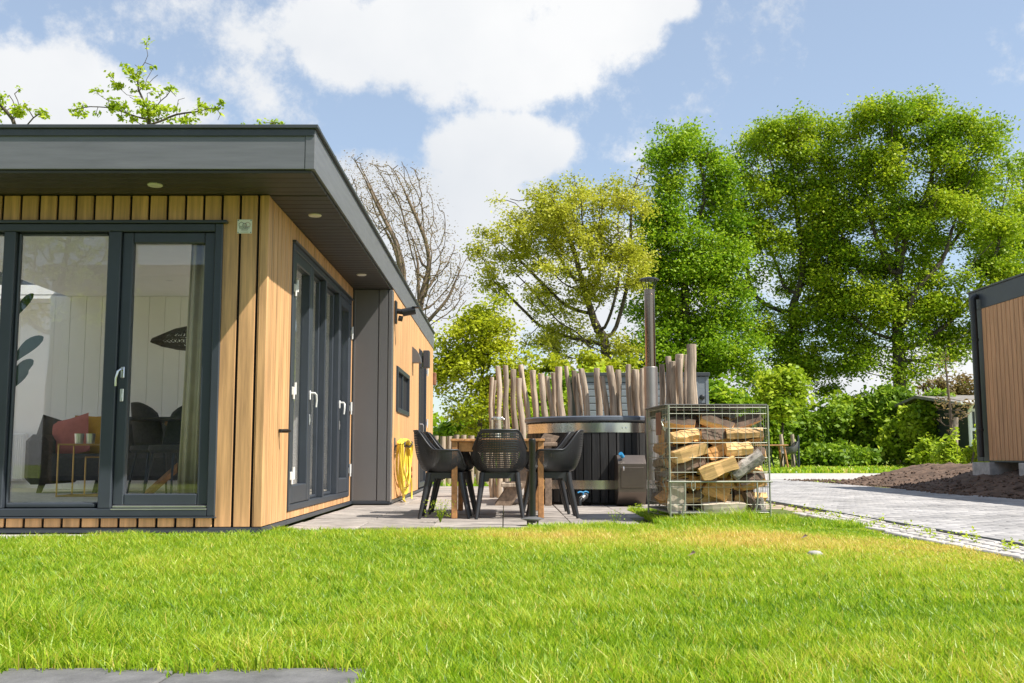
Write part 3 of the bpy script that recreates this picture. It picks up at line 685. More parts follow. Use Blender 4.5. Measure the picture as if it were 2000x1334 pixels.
# brass wire side table with two cups
st = thing('side_table', 'brass wire side table in front of the sofa', 'side table', (0, 0, 0))
a, b = at(110, 966, 9.75), at(176, 868, 9.75); ztop = b.z
for k, (xx0, xx1, yy0) in enumerate([(a.x, a.x + .42, 9.75), (a.x + .18, a.x + .42, 9.95)]):
    mb = MB(); z1_ = ztop - .12 * k
    for x in (xx0, xx1):
        for y in (yy0, yy0 + .35): mb.tube([(x, y, ZF + .012), (x, y, z1_)], .008, 6)
    for z in (ZF + .02, z1_):
        mb.tube([(xx0, yy0, z), (xx1, yy0, z), (xx1, yy0 + .35, z), (xx0, yy0 + .35, z), (xx0, yy0, z)], .008, 6)
    mb.box(xx0, xx1, yy0, yy0 + .35, z1_ - .004, z1_ + .004); mb.build('wire_frame', 'gold', st)
for k, px in enumerate((154, 176)):
    p = at(px, 876, 9.9); tag(MB().lathe([(.0, .0), (.036, 0), (.044, .1), (.04, .1), (.033, .01)], 20, (p.x, 9.9, ztop + .005)).build('cup', 'chrome'), ('left' if k == 0 else 'right') + ' silver cup on the brass side table', 'cup')
# dining chairs and table behind the door pane
def inchair(x, y, rz, label):
    c = thing('dining_chair', label, 'chair', (x, y, ZF), rz)
    mb = MB(); n = 12
    for i in range(n + 1):
        for j in range(9):
            u, v = i / n * 2 - 1, j / 8; zz = .48 + .42 * v; hw = .26 * math.cos(u * .0) * (1 - .25 * v ** 3)
            mb.v.append((hw * math.sin(u * 1.35), .22 * math.cos(u * 1.35) + .06 * v - .02, zz - .1 * abs(u) ** 3 * v))
    for i in range(n):
        for j in range(8): q = i * 9 + j; mb.f.append((q, q + 1, q + 10, q + 9))
    sh = mb.build('backrest', 'fabric', c, True); sh.modifiers.new('thick', 'SOLIDIFY').thickness = .035
    MB().lathe([(0, .0), (.22, .0), (.25, .03), (.24, .07), (0, .08)], 20, (0, 0, .42)).build('seat', 'fabric', c, 'auto')
    for a in (-1, 1):
        for b in (-1, 1): MB().tube([(a * .14, b * .14, .43), (a * .2, b * .2, 0)], [.014, .009], 6).build('leg', 'black', c)
inchair(-3.02, 9.5, -.6, 'dark upholstered dining chair behind the door glass, nearest the curtain')
inchair(-3.35, 9.95, 2.3, 'dark upholstered dining chair partly behind the window mullion')
dt = thing('dining_table', 'dark dining table with slanted wooden legs behind the glass door', 'table', (0, 0, 0))
MB().box(-3.5, -2.3, 9.3, 10.2, .92, .945, .008).build('table_top', 'fabric', dt)
for s in (-1, 1): MB().tube([(-2.9 + s * .5, 9.75, ZF), (-2.9 - s * .3, 9.75, .92)], .035, 4).build('leg', 'teak', dt)
# pendant lamp
pl_ = at(372, 663, 9.2); pd = thing('pendant_lamp', 'woven cane pendant lamp hanging behind the door glass', 'lamp', (pl_.x, 9.2, pl_.z))
mb = MB(); n = 48; prof = [(.05, .11), (.14, .085), (.24, .035), (.33, -.01), (.34, -.03), (.26, -.06), (.14, -.085), (.03, -.09)]
for k in range(n):
    for s in (-1, 1):
        mb.tube([(r * math.cos(2 * math.pi * k / n + s * i * .07), r * math.sin(2 * math.pi * k / n + s * i * .07), z) for i, (r, z) in enumerate(prof)], .0042, 4, False)
for r, z in prof: mb.tube([(r * math.cos(t * math.pi / 12), r * math.sin(t * math.pi / 12), z) for t in range(25)], .005, 4, False)
mb.build('shade', 'cane', pd); MB().tube([(0, 0, .1), (0, 0, ZC - pl_.z)], .004, 6).build('cord', 'black', pd)
# curtain
mb = MB(); cx0, cx1 = at(350, 800, 8.2).x, -2.22; n = 60
for i in range(n + 1):
    t = i / n; 
    for z in (ZF + .02, 1.2, ZC - .02):
        sp = 1 - .28 * (1 - (1.6 - abs(z - 1.2)) / 1.6) * 0
        x = cx1 - (cx1 - cx0) * (1 - t) * (.86 if z > 2 else (.93 if z > 1 else 1)); mb.v.append((x, 8.2 + .035 * math.sin(t * 26 + .3 * z) + .01 * math.sin(t * 61), z))
for i in range(n):
    for j in range(2): q = i * 3 + j; mb.f.append((q, q + 1, q + 4, q + 3))
cu = tag(mb.build('curtain', 'curtain', None, True), 'beige floor length curtain behind the glass door', 'curtain'); cu.modifiers.new('thick', 'SOLIDIFY').thickness = .003
# banana-like house plant at the left window
pt = thing('house_plant', 'large leaved house plant at the left edge of the front window', 'plant', (at(-20, 900, 8.5).x, 8.5, ZF))
MB().lathe([(.0, 0), (.13, 0), (.17, .3), (.15, .3), (.13, .28), (0, .28)], 20).build('pot', 'white', pt)
for k, (px, py, l, dz) in enumerate([(66, 574, .55, .35), (86, 658, .6, .22), (68, 705, .55, .3), (52, 722, .5, .38), (-30, 560, .5, .4), (-40, 640, .5, .2)]):
    e = at(px, py, 8.45) - Vector(pt.location); e.y = random.uniform(-.15, .1); b0 = Vector((0, 0, .3)); md = Vector((e.x * .25, e.y * .3, e.z * .75))
    ps = smooth_pts([b0, md, e * .5 + Vector((0, 0, e.z * .42)), e], 6); MB().tube(ps[:13], .008, 6).build('stem', LEAF['tropic'], pt)
    mb = MB(); q = ps[9:]; n = len(q)
    for i, p in enumerate(q):
        t = i / (n - 1); w_ = .085 * math.sin(math.pi * min(t * .93 + .05, 1)) ** .7; sd = Vector((.1, .3, .95)).normalized()
        for s in (-1, 0, 1): mb.v.append(tuple(p + sd * s * w_ + Vector((0, 0, -.02 * abs(s)))))
    for i in range(n - 1):
        for s in (0, 1): a = i * 3 + s; mb.f.append((a, a + 1, a + 4, a + 3))
    mb.build('leaf', LEAF['tropic'], pt, True)

# house across the lawn behind the viewer, seen mirrored in the front glass
nb = thing('neighbour_house', 'pale two-storey house seen only as a reflection in the front glass', 'house', (-4, -9, 0))
MB().box(-7.1, 6, -6, 0, 0, 5.0).build('wall', 'shed', nb)
MB().box(-7.3, 6.2, -6.2, .2, 5.0, 5.25, .02).build('roof', 'cap', nb)
for x in (-5.5, -2.5, .5, 3.5):
    for z in (.9, 3.2): w_ = MB().box(x, x + 1.2, -.02, .03, z, z + 1.3, .01).build('window', 'frame', nb); MB().box(x + .08, x + 1.12, .03, .035, z + .08, z + 1.22).build('pane', 'frame', w_)

# ------------------------------------------------------------------ terrace: table, chairs, jar, tub, stove, steps, palisade, cage
def local(o, root): o.matrix_parent_inverse = root.matrix_basis.inverted(); return o
TX0, TX1, TY0, TY1 = -.515, .385, 9.78, 11.25
tb = thing('garden_table', 'square-legged teak garden table on the terrace among black chairs', 'table', ((TX0 + TX1) / 2, (TY0 + TY1) / 2, 0))
cx, cy = tb.location.x, tb.location.y; hx, hy = (TX1 - TX0) / 2, (TY1 - TY0) / 2
n = 7; w = 2 * hx / n
for i in range(n): MB().box(-hx + i * w + .002, -hx + (i + 1) * w - .002, -hy, hy, .725, .75, .004).build('table_slat', 'teak', tb)
for s in (-1, 1):
    MB().box(-hx + .08, hx - .08, s * (hy - .05) - .012, s * (hy - .05) + .012, .63, .722, .003).build('apron', 'teak', tb)
    MB().box(s * (hx - .045) - .012, s * (hx - .045) + .012, -hy + .09, hy - .09, .63, .722, .003).build('apron', 'teak', tb)
    for t in (-1, 1): MB().box(s * (hx - .04) - .028, s * (hx - .04) + .028, t * (hy - .045) - .028, t * (hy - .045) + .028, 0, .7235, .005).build('leg', 'teak', tb)

def sstep(a, b, x): t = min(max((x - a) / (b - a), 0), 1); return t * t * (3 - 2 * t)
def shell_pt(th, t):
    d = abs(th); H = .83 - .185 * sstep(34, 70, d) - .16 * sstep(122, 152, d); zb = .435
    a = rad(th); bx, by = .17 * math.sin(a), .01 + .17 * math.cos(a)
    rx, ry = .285 * math.sin(a), .0 + (.255 if d < 90 else .235) * math.cos(a) + .055 * (H - .64) / .19 * (1 if d < 80 else 0)
    q = math.sin(min(t, 1) * math.pi / 2) ** .62 if t > 0 else 0
    return Vector((bx + (rx - bx) * q, by + (ry - by) * q, zb + (H - zb) * t ** 1.25))
def chair_meshes():
    NT, NR = 92, 20; mb = MB(); P = [[shell_pt(-152 + 304 * i / NT, j / NR) for j in range(NR + 1)] for i in range(NT + 1)]
    ctr = Vector((0, 0, .62))
    def put(off):
        ix = {}
        for i in range(NT + 1):
            for j in range(NR + 1):
                p = P[i][j]; nn = Vector((p.x, p.y, (p.z - .75) * .6)).normalized(); ix[i, j] = len(mb.v); mb.v.append(tuple(p - nn * off))
        for i in range(NT):
            for j in range(NR):
                c = [ix[i, j], ix[i + 1, j], ix[i + 1, j + 1], ix[i, j + 1]]
                hole = 3 <= j < NR - 1 and 2 <= i < NT - 2
                if not hole: mb.f.append(tuple(c)); continue
                vs = [Vector(mb.v[k]) for k in c]; ce = sum(vs, Vector()) / 4; d = []
                for k in range(4): m_ = (vs[k] + vs[(k + 1) % 4]) / 2; d.append(len(mb.v)); mb.v.append(tuple(ce + (m_ - ce) * .72))
                for k in range(4): mb.f.append((c[k], c[(k + 1) % 4], d[k])); mb.f.append((c[k], d[k], d[k - 1]))
    put(0); put(.005)
    mb.tube([P[i][NR] for i in range(NT + 1)], .0085, 6); 
    sh = mb.mesh('shell', 'plastic', True)
    mb = MB(); n = 40; o = 0
    for r, z in ((0, .43), (.1, .428), (.168, .437), (.172, .43), (.1, .415), (0, .415)):
        for k in range(n):
            a = 2 * math.pi * k / n; fy = 1.25 if math.cos(a) < -.3 else 1; mb.v.append((r * math.sin(a), .01 + r * math.cos(a) * fy, z))
    for i in range(5):
        for k in range(n): mb.f.append((i * n + k, i * n + (k + 1) % n, (i + 1) * n + (k + 1) % n, (i + 1) * n + k))
    seat = mb.mesh('seat', 'plastic', True)
    mb = MB(); L4 = [(-.165, -.15), (.165, -.15), (.165, .15), (-.165, .15)]
    for k in range(4):
        a, b = L4[k], L4[(k + 1) % 4]; d = Vector((b[0] - a[0], b[1] - a[1], 0)); nrm = Vector((-d.y, d.x, 0)).normalized() * .014
        for (t0, t1, z0, z1) in ((0, .18, .345, .43), (.18, .82, .375, .43), (.82, 1, .345, .43)):
            p0, p1 = Vector((*a, 0)) + d * t0, Vector((*a, 0)) + d * t1
            mb.add([(*(p0 - nrm).xy, z0), (*(p1 - nrm).xy, z0), (*(p1 + nrm).xy, z0), (*(p0 + nrm).xy, z0), (*(p0 - nrm).xy, z1), (*(p1 - nrm).xy, z1), (*(p1 + nrm).xy, z1), (*(p0 + nrm).xy, z1)],
                   [(0, 1, 5, 4), (1, 2, 6, 5), (2, 3, 7, 6), (3, 0, 4, 7), (4, 5, 6, 7), (3, 2, 1, 0)])
    base = mb.mesh('seat_base', 'plastic')
    leg = MB().tube([(0, 0, .43), (.008, .012, .34), (.055, .085, 0)], [.027, .026, .0165], 12).mesh('leg', 'plastic', 'auto')
    return sh, seat, base, leg
CM = chair_meshes()
def garden_chair(x, y, rz, label):
    c = thing('garden_chair', label, 'chair', (x, y, 0), rz, 'black perforated chairs round the terrace table')
    link('shell', CM[0], c); link('seat', CM[1], c); link('seat_base', CM[2], c)
    for sx_ in (-1, 1):
        for sy_ in (-1, 1): l = link('leg', CM[3], c, (sx_ * .165, sy_ * .15, 0)); l.scale = (sx_, sy_, 1)
    return c
# the shell's back is its +y side
garden_chair(-.045, 9.93, rad(180), 'black perforated armchair at the near end with its back to us')
garden_chair(-.57, 10.0, rad(90), 'nearer black perforated armchair on the house side of the table')
garden_chair(-.53, 10.72, rad(90), 'farther black perforated armchair on the house side of the table')
garden_chair(.46, 10.02, rad(-90), 'nearer black perforated armchair on the hot tub side of the table')
garden_chair(.42, 10.74, rad(-90), 'farther black perforated armchair on the hot tub side of the table')
# big glass jar on the table
j = at(971, 843, 10.75)
jar = thing('glass_jar', 'large clear glass jar standing on the teak table', 'jar', (j.x, 10.75, .75))
MB().lathe([(0, .0), (.075, .0), (.085, .012), (.087, .12), (.08, .155), (.062, .18), (.06, .205), (.064, .208), (.064, .215)], 28).build('body', 'jar', jar, 'auto')
MB().lathe([(.0, .216), (.067, .216), (.067, .236), (.0, .24)], 28).build('lid', 'chrome', jar, 'auto')
MB().tube([(.068, 0, .2), (.075, 0, .222), (.05, 0, .242), (-.05, 0, .242), (-.075, 0, .222), (-.068, 0, .2)], .0025, 6).build('wire_clip', 'chrome', jar)
MB().lathe([(0, .02), (.03, .02), (.03, .11), (0, .11)], 16).build('candle', 'white', jar)

# black ground socket post at the lawn edge
p = ong(1040, 1026); gpz = at(1037, 857, p.y).z
po = thing('parasol_socket', 'slim black post with a flange standing at the lawn edge', 'post', (p.x, p.y, 0), 0)
MB().lathe([(0, .02), (.029, .02), (.029, gpz - .05), (.031, gpz - .045), (.031, gpz - .005), (.027, gpz), (0, gpz)], 20).build('tube', 'black', po, 'auto')
MB().lathe([(.03, .03), (.09, .052), (.1, .052), (.1, .058), (.03, .075)], 28).build('flange', 'plasticg', po, 'auto')
for a in range(3): t = a * 2.09 + .4; MB().tube([(.05 * math.cos(t), .05 * math.sin(t), .055), (.045 * math.cos(t), .045 * math.sin(t), -.06)], .009, 8).build('ground_spike', 'black', po)

# --- hot tub
TC = Vector((1.19, 13.2, 0)); TR = .86
tub = thing('hot_tub', 'round black-stained wooden hot tub with two steel bands', 'hot tub', TC)
ns = 56; h0, h1 = .03, 1.03; sw = 2 * math.pi * TR / ns
stm = MB().box(-sw / 2 + .0025, sw / 2 - .0025, -.04, 0, h0, h1, .006).mesh('stave', 'stave')
for k in range(ns):
    a = 2 * math.pi * k / ns; o = link('stave', stm, tub, (math.sin(a) * TR, -math.cos(a) * TR, random.uniform(-.004, .004)), (0, 0, a)); o.location.x += -math.sin(a) * 0
MB().lathe([(0, .0), (TR - .05, 0), (TR - .05, .09), (TR - .03, .09)], 64).build('foot', 'black', tub)
for z, hh in ((.19, .105), (.865, .115)): MB().lathe([(TR + .042, z), (TR + .045, z), (TR + .045, z + hh), (TR + .042, z + hh)], 96, close=True).build('steel_band', 'band', tub, 'auto')
mb = MB()
for z in (.24, .92):
    for da in (0, .05): a = rad(200 + (25 if z > .5 else 40)) + da + rad(60); mb.tube([((TR + .044) * math.cos(a), (TR + .044) * math.sin(a), z), ((TR + .056) * math.cos(a), (TR + .056) * math.sin(a), z)], .012, 8)
mb.build('band_bolt', 'chrome', tub)
MB().lathe([(TR - .06, 1.0), (TR + .055, 1.0), (TR + .07, 1.015), (TR + .07, 1.05), (TR + .055, 1.065), (TR - .1, 1.07), (.0, 1.075)], 96).build('lid', 'rim', tub, 'auto')
tp = at(1136, 978, 12.15); tp.z = 0
tap = thing('drain_tap', 'black drain pipe with blue tap handle at the foot of the tub', 'tap', tp)
MB().tube(smooth_pts([(-.03, -.02, .0), (-.02, -.01, .06), (.02, .03, .1), (.06, .1, .11), (.1, .2, .11)], 5), .026, 12).build('pipe', 'black', tap, 'auto')
MB().tube([(.0, .0, .08), (.03, .045, .105)], .034, 14).tube([(.045, .07, .11), (.055, .09, .112)], .036, 14).build('coupling', 'chrome', tap, 'auto')
MB().tube([(.02, .02, .11), (.02, .02, .155)], .008, 8).tube(smooth_pts([(-.045, .0, .155), (-.015, .01, .165), (.02, .02, .158), (.05, .03, .168), (.085, .05, .155)], 4), .009, 8).build('handle', 'blue', tap, 'auto')
# --- steps to the tub
stp = thing('tub_steps', 'weathered wooden steps leading up to the hot tub', 'steps', (-.12, 12.3, 0))
for y_ in (.0, .62):
    MB().add([(0, y_, 0), (.2, y_, 0), (.78, y_, .82), (.6, y_, .86), (0, y_ + .045, 0), (.2, y_ + .045, 0), (.78, y_ + .045, .82), (.6, y_ + .045, .86)],
             [(0, 1, 2, 3), (7, 6, 5, 4), (0, 4, 5, 1), (1, 5, 6, 2), (2, 6, 7, 3), (3, 7, 4, 0)]).build('stringer', 'oldwood', stp)
    MB().box(.6, .68, y_ - .03, y_ - .001, 0, .8, .004).build('support', 'oldwood', stp)
for k in range(3): MB().box(.08 + k * .21, .33 + k * .21, -.05, .72, .22 + k * .24, .265 + k * .24, .006).build('tread', 'oldwood' if k else 'post', stp)

# --- stove with flue
s0 = at(1207, 940, 11.95); sv = thing('tub_stove', 'steel wood stove with tall flue standing against the hot tub', 'stove', (s0.x, 11.9, 0))
bx = at(1250, 940, 11.95).x - s0.x; zt_ = at(1230, 889, 11.95).z; zk = at(1230, 906, 11.95).z
prof = [(.14, .02), (.0, .17), (.0, zk), (.13, zt_), (.85, zt_), (.85, .02)]
n = len(prof); mb = MB().add([(0, y_, z) for y_, z in prof] + [(bx + .07, y_, z) for y_, z in prof], [tuple(range(n)), tuple(range(n, 2 * n))[::-1]] + [(i, n + i, n + (i + 1) % n, (i + 1) % n) for i in range(n)])
MB.build(mb, 'body', 'stove', sv)
MB().box(.03, bx + .04, -.006, -.001, .22, zk - .04, .002).build('door', 'stove', sv)
MB().tube([(.06, -.02, .42), (.06, -.03, .44), (.06, -.02, .46)], .008, 6).build('handle', 'chrome', sv)
MB().tube([(.06, .06, zt_ - .02), (.03, .02, zt_ + .02)], .024, 10).build('water_pipe', 'blue', sv)
fl = at(1271.5, 760, 12.25); fx = fl.x - s0.x; z1_ = at(1271, 717, 12.25).z; z2_ = at(1271, 566, 12.25).z; z3_ = at(1271, 545, 12.25).z
lo = MB().lathe([(.082, .3), (.082, z1_ - .005), (.078, z1_), (.06, z1_)], 32, (fx, .35, 0)).build('flue_sleeve', 'steelm', sv, 'auto')
up = MB().lathe([(.063, z1_ - .1), (.063, z2_ - .07), (.066, z2_ - .068), (.066, z2_ - .06), (.063, z2_ - .058), (.063, z2_ - .012), (.067, z2_ - .01), (.067, z2_), (.055, z2_)], 32, (fx, .35, 0)).build('flue_pipe', 'steel', sv, 'auto')
cp = MB().lathe([(.0, z3_ + .03), (.09, z3_ + .01), (.125, z3_ - .012), (.118, z3_ - .016), (.0, z3_ - .0)], 32, (fx, .35, 0)).build('flue_cap', 'black', sv, 'auto')
for k in range(5): t = k * 2 * math.pi / 5 + .3; MB().tube([(fx + .055 * math.cos(t), .35 + .055 * math.sin(t), z2_ - .02), (fx + .1 * math.cos(t), .35 + .1 * math.sin(t), z3_ - .012)], .006, 5).build('cap_strut', 'black', sv)

# --- palisade of debarked logs behind the tub
pal = thing('log_palisade', 'screen of uneven debarked log posts behind the hot tub', 'palisade', (.9, 14.5, 0))
PZ = [(100, 500, 100, 1040, 45, 0), (130, 530, 132, 900, 32, .25), (172, 390, 180, 890, 55, 0), (240, 380, 248, 1040, 52, 0), (265, 520, 268, 1040, 26, .2), (312, 420, 338, 1040, 60, .05), (375, 510, 415, 1100, 65, -.1), (402, 375, 490, 1090, 55, .1),
      (520, 430, 545, 880, 68, .1), (590, 465, 645, 880, 66, -.05), (665, 490, 705, 870, 52, .05), (715, 455, 745, 870, 52, .15), (770, 395, 800, 870, 76, 0), (857, 388, 890, 870, 48, .1), (932, 433, 970, 865, 55, .1), (975, 460, 1000, 865, 30, .3), (1005, 412, 1065, 865, 66, 0),
      (1163, 408, 1175, 860, 66, .2), (1217, 488, 1255, 860, 60, 0), (1287, 385, 1330, 860, 78, 0), (1362, 425, 1395, 860, 62, .1), (1467, 372, 1495, 860, 56, 0), (1525, 420, 1540, 860, 50, .2)]
PQ = [(270, 900, 300, 1280, 62, .1), (325, 890, 340, 1280, 48, 0), (360, 875, 365, 1280, 45, .1), (505, 855, 505, 1200, 52, .1), (550, 785, 575, 1200, 54, .1), (592, 830, 610, 1200, 60, 0), (648, 768, 655, 1200, 78, .2), (664, 808, 672, 1200, 50, .05), (705, 770, 715, 1200, 36, .15), (750, 680, 762, 1200, 86, 0), (787, 810, 790, 1200, 34, .1)]
for src, ox, oy, sc in ((PZ, 940, 640, 5.13), (PQ, 1180, 520, 4.446)):
    for (xa, ya, xb, yb, w_, dy) in src:
        pa, pb = (ox + xa / sc, oy + ya / sc), (ox + xb / sc, oy + yb / sc)
        f_ = min(max((pa[0] - 957) / 395, 0), 1); Y = 14.55 + .5 * math.sin(f_ * math.pi) - .9 * f_ * f_ + dy
        A_, B_ = at(*pa, Y), at(*pb, Y); d = (B_ - A_); d.y += random.uniform(-.05, .05)
        B_ = A_ + d * ((A_.z + .1) / -d.z); r = w_ / sc / 2 / 2000 * Y
        n = 14; ph = random.uniform(0, 6); pts = [A_ + (B_ - A_) * (i / n) + Vector((.012 * math.sin(i * .9 + ph), .01 * math.cos(i * .7 + ph), 0)) for i in range(n + 1)]
        rs = [r * (.92 + .1 * i / n + .05 * math.sin(i * 1.1 + ph) + .03 * math.sin(i * 2.9 + 2 * ph)) for i in range(n + 1)]
        o = MB().tube([pts[0] + Vector((0, 0, .004))] + pts, [rs[0] * .9] + rs, 12, True, .06).build('post', 'post', pal, 'auto'); local(o, pal)
# low palisade far behind, at the end of the house
lp = thing('low_palisade', 'low row of short round log posts beyond the terrace', 'palisade', (-1, 21, 0))
px = 851.0
while px < 1010:
    p = at(px, random.uniform(849, 856), 21.0 + random.uniform(-.05, .05)); r = random.uniform(.055, .075)
    local(MB().tube([(p.x, p.y, -.05), (p.x + random.uniform(-.02, .02), p.y, p.z * .5), (p.x, p.y, p.z)], [r, r * 1.03, r * .96], 10, True, .02).build('post', 'post', lp, 'auto'), lp)
    px += random.uniform(12, 15)

# --- wire cage of firewood
CG = Vector((1.475, 9.2, 0)); CA = rad(3.2)
cw, cdp, c0, c1 = .905, 1.0, .1, 1.04
cage = thing('firewood_cage', 'galvanised wire mesh box pallet filled with firewood at the lawn edge', 'wire cage', CG, CA)
def wires(mb, T, L, z0, z1, nv, zs, r=.0022):
    for i in range(nv + 1): u = L * i / nv; mb.tube([T(u, z0), T(u, z1)], r, 5)
    for z in zs: mb.tube([T(0, z), T(L, z)], r * 1.15, 5)
zs = [at(1400, 760 + q / 4.446, 9.2).z for q in (1112, 1075, 1005, 852, 722, 595, 465, 340, 212, 158)]
for nm, T, L, nv in (('front_panel', lambda u, z: (u, 0, z), cw, 13), ('back_panel', lambda u, z: (u, cdp, z), cw, 13), ('side_panel', lambda u, z: (0, u, z), cdp, 15), ('side_panel', lambda u, z: (cw, u, z), cdp, 15)):
    mb = MB(); wires(mb, T, L, c0, c1, nv, zs); mb.build(nm, 'wire', cage)
for x in (0, cw):
    for y_ in (0, cdp): MB().tube([(x, y_, .0), (x, y_, c1)], .0085, 8).build('corner_post', 'wire', cage)
for y_ in (-.012, cdp + .012):
    for x in (.13, cw - .12): MB().tube(smooth_pts([(x, y_, .36), (x, y_ - .005, .2), (x - .02, y_ - .01, .1), (x - .05, y_, -.01)], 4), .008, 8).build('foot', 'wire', cage)
MB().tube([(-.01, -.014, .355), (cw + .02, -.014, .355), (cw + .02, .3, .355)], .009, 8).build('reinforcing_bar', 'wire', cage)
MB().box(-.02, cw + .03, .1, cdp + .03, c1 + .002, c1 + .014, .003).build('lid', 'lid', cage)
mb = MB(); mb.box(.02, cw - .02, cdp - .03, cdp - .012, c1 - .09, c1 - .004, .003); mb.build('back_board', 'lid', cage)
MB().box(.0, cw, 0, cdp, c0 - .02, c0 - .005, .003).build('base_sheet', 'lid', cage)
MB().box(-.012, -.006, .3, .52, .78, .99, .002).build('plate', 'rust', cage)
mb = MB()
for (y_, z) in ((.14, .88), (.72, .9), (.12, .55), (.7, .56), (.1, .33)):
    mb = MB(); mb.tube(smooth_pts([(-.01, y_, z + .06), (-.035, y_ + .02, z + .03), (-.03, y_ - .02, z - .02), (-.012, y_, z - .07)], 4), .0045, 6); mb.build('latch', 'wire', cage)
MB().tube(smooth_pts([(.19, -.02, .36), (.19, -.025, .3), (.205, -.025, .28), (.22, -.025, .3), (.22, -.02, .36)], 4), .004, 6).build('hook', 'wire', cage)
def firewood(A_, B_, r, m, label, shape=0, tw=0., group='firewood in the cage'):
    A_, B_ = Vector(A_), Vector(B_); d = (B_ - A_); L = d.length; mb = MB()
    outl = {0: [(-1, -.75), (.95, -.8), (1.05, .1), (.35, .85), (-.7, .7)], 1: [(-1, -.8), (1, -.7), (.2, 1)], 2: [(math.cos(t * math.pi / 5), math.sin(t * math.pi / 5)) for t in range(10)],
            3: [(-1, -.9), (1, -1), (1.05, .75), (-.9, .9)]}[shape]
    n = len(outl); k = 5
    for i in range(k + 1):
        t = i / k; s = 1 + .07 * math.sin(t * 7 + r * 90) - (.06 if i in (0, k) else 0)
        for (a, b) in outl: mb.v.append(((a * s + random.uniform(-.1, .1)) * r, (t - .5) * L + random.uniform(-.012, .012) * (1 if i in (0, k) else .3), (b * s + random.uniform(-.1, .1)) * r))
    for i in range(k):
        for q in range(n): mb.f.append((i * n + q, i * n + (q + 1) % n, (i + 1) * n + (q + 1) % n, (i + 1) * n + q))
    mb.f.append(tuple(range(n))); mb.f.append(tuple(range(k * n, k * n + n))[::-1])
    me_ = mb.mesh('firewood_log', m); me_.materials.append(M['bark'])
    if shape in (0, 1) and m != 'bark':
        side = {0: (2, 3), 1: (1,)}[shape] if random.random() < .5 else {0: (0,), 1: (0,)}[shape]
        for i_, p_ in enumerate(me_.polygons):
            if i_ < k * n and i_ % n in side: p_.material_index = 1
    o = link('firewood_log', me_); o.location = (A_ + B_) / 2; o.rotation_mode = 'QUATERNION'
    o.rotation_quaternion = d.to_track_quat('Y', 'Z') @ Matrix.Rotation(tw, 3, 'Y').to_quaternion()
    return tag(o, label, 'firewood', group)
def zp(x, y, Y): return at(1220 + x / 4.446, 760 + y / 4.446, Y)
FWL = [((405, 425), (640, 385), 50, 'split', 0, .3, 'pale split log at the upper left of the caged pile', 9.32), ((655, 395), (870, 390), 46, 'split', 1, .2, 'peaked split log high in the middle of the caged pile', 9.34),
       ((880, 390), (1195, 378), 50, 'split', 0, 0, 'long pale split log at the upper right of the caged pile', 9.36), ((570, 262), (830, 322), 34, 'bark', 2, 0, 'bark-covered log lying on top of the caged pile, left of two', 9.62),
       ((735, 255), (930, 330), 34, 'bark', 2, .5, 'dark bark log lying on top of the caged pile, right of two', 9.75), ((510, 275), (660, 345), 34, 'split', 0, .6, 'slim split log leaning at the top of the caged pile', 9.5),
       ((950, 305), (1090, 300), 34, 'bark', 0, .2, 'small reddish bark piece at the top right of the caged pile', 9.6), ((418, 590), (700, 500), 52, 'split', 3, .1, 'thick pale log on the left in the caged pile, second row', 9.29),
       ((710, 570), (890, 515), 52, 'splito', 1, .2, 'bright orange split log in the middle of the caged pile', 9.36), ((870, 520), (1095, 505), 58, 'split', 0, .2, 'broad tan log right of the orange one in the caged pile', 9.33),
       ((430, 720), (700, 625), 42, 'bark', 0, 2.8, 'log with reddish bark below the thick pale log', 9.32), ((650, 740), (955, 625), 56, 'split', 3, .05, 'slanted square-cut pale log in the centre of the caged pile', 9.28),
       ((935, 745), (1190, 565), 56, 'barkg', 2, 0, 'round grey-barked branch log with a knot on the right of the pile', 9.3), ((990, 830), (1200, 755), 52, 'splito', 0, .3, 'orange-tan split log below the grey-barked branch', 9.34),
       ((560, 800), (640, 815), 58, 'splito', 2, 0, 'round log end low on the left of the caged pile', 9.4), ((700, 830), (900, 930), 58, 'splito', 1, .4, 'orange wedge log low in the middle of the pile', 9.34),
       ((455, 1090), (455, 785), 62, 'splitp', 3, 0, 'upright pale block at the lower left of the caged pile', 9.32), ((680, 1035), (1050, 1025), 46, 'splitp', 3, .05, 'long pale log at the bottom of the caged pile', 9.3),
       ((600, 900), (750, 935), 56, 'oldwood', 0, .2, 'brown log behind the round end, low in the pile', 9.46), ((1060, 880), (1120, 1070), 40, 'bark', 0, .2, 'bark piece standing at the lower right of the pile', 9.36),
       ((930, 905), (1095, 880), 44, 'bark', 2, .2, 'dark brown log under the orange-tan one', 9.46), ((1165, 940), (1195, 1075), 34, 'barkg', 2, 0, 'small grey bark piece in the lower right corner of the cage', 9.4),
       ((530, 950), (690, 1040), 42, 'oldwood', 1, .2, 'dark split log behind the upright pale block', 9.5), ((395, 500), (430, 620), 40, 'splito', 1, 0, 'brown log end against the left side of the cage', 9.45), ((395, 735), (530, 745), 50, 'split', 0, .3, 'tan log above the upright pale block', 9.46),
       ((900, 660), (1000, 640), 50, 'oldwood', 2, 0, 'dark log end behind the square-cut pale log', 9.55), ((860, 820), (960, 800), 55, 'bark', 2, 0, 'dark bark log in the shadow of the grey-barked branch', 9.6)]
for (a, b, r, m, sh_, tw, lab, Y) in FWL:
    r_ = 1.13 * r / 4.446 / 2000 * Y; Y = Y - .055 + r_ * .35 if Y < 9.42 else Y - .04; A_, B_ = zp(*a, Y), zp(*b, Y + random.uniform(-.02, .05)); firewood(A_, B_, r_, m, lab, sh_, tw)
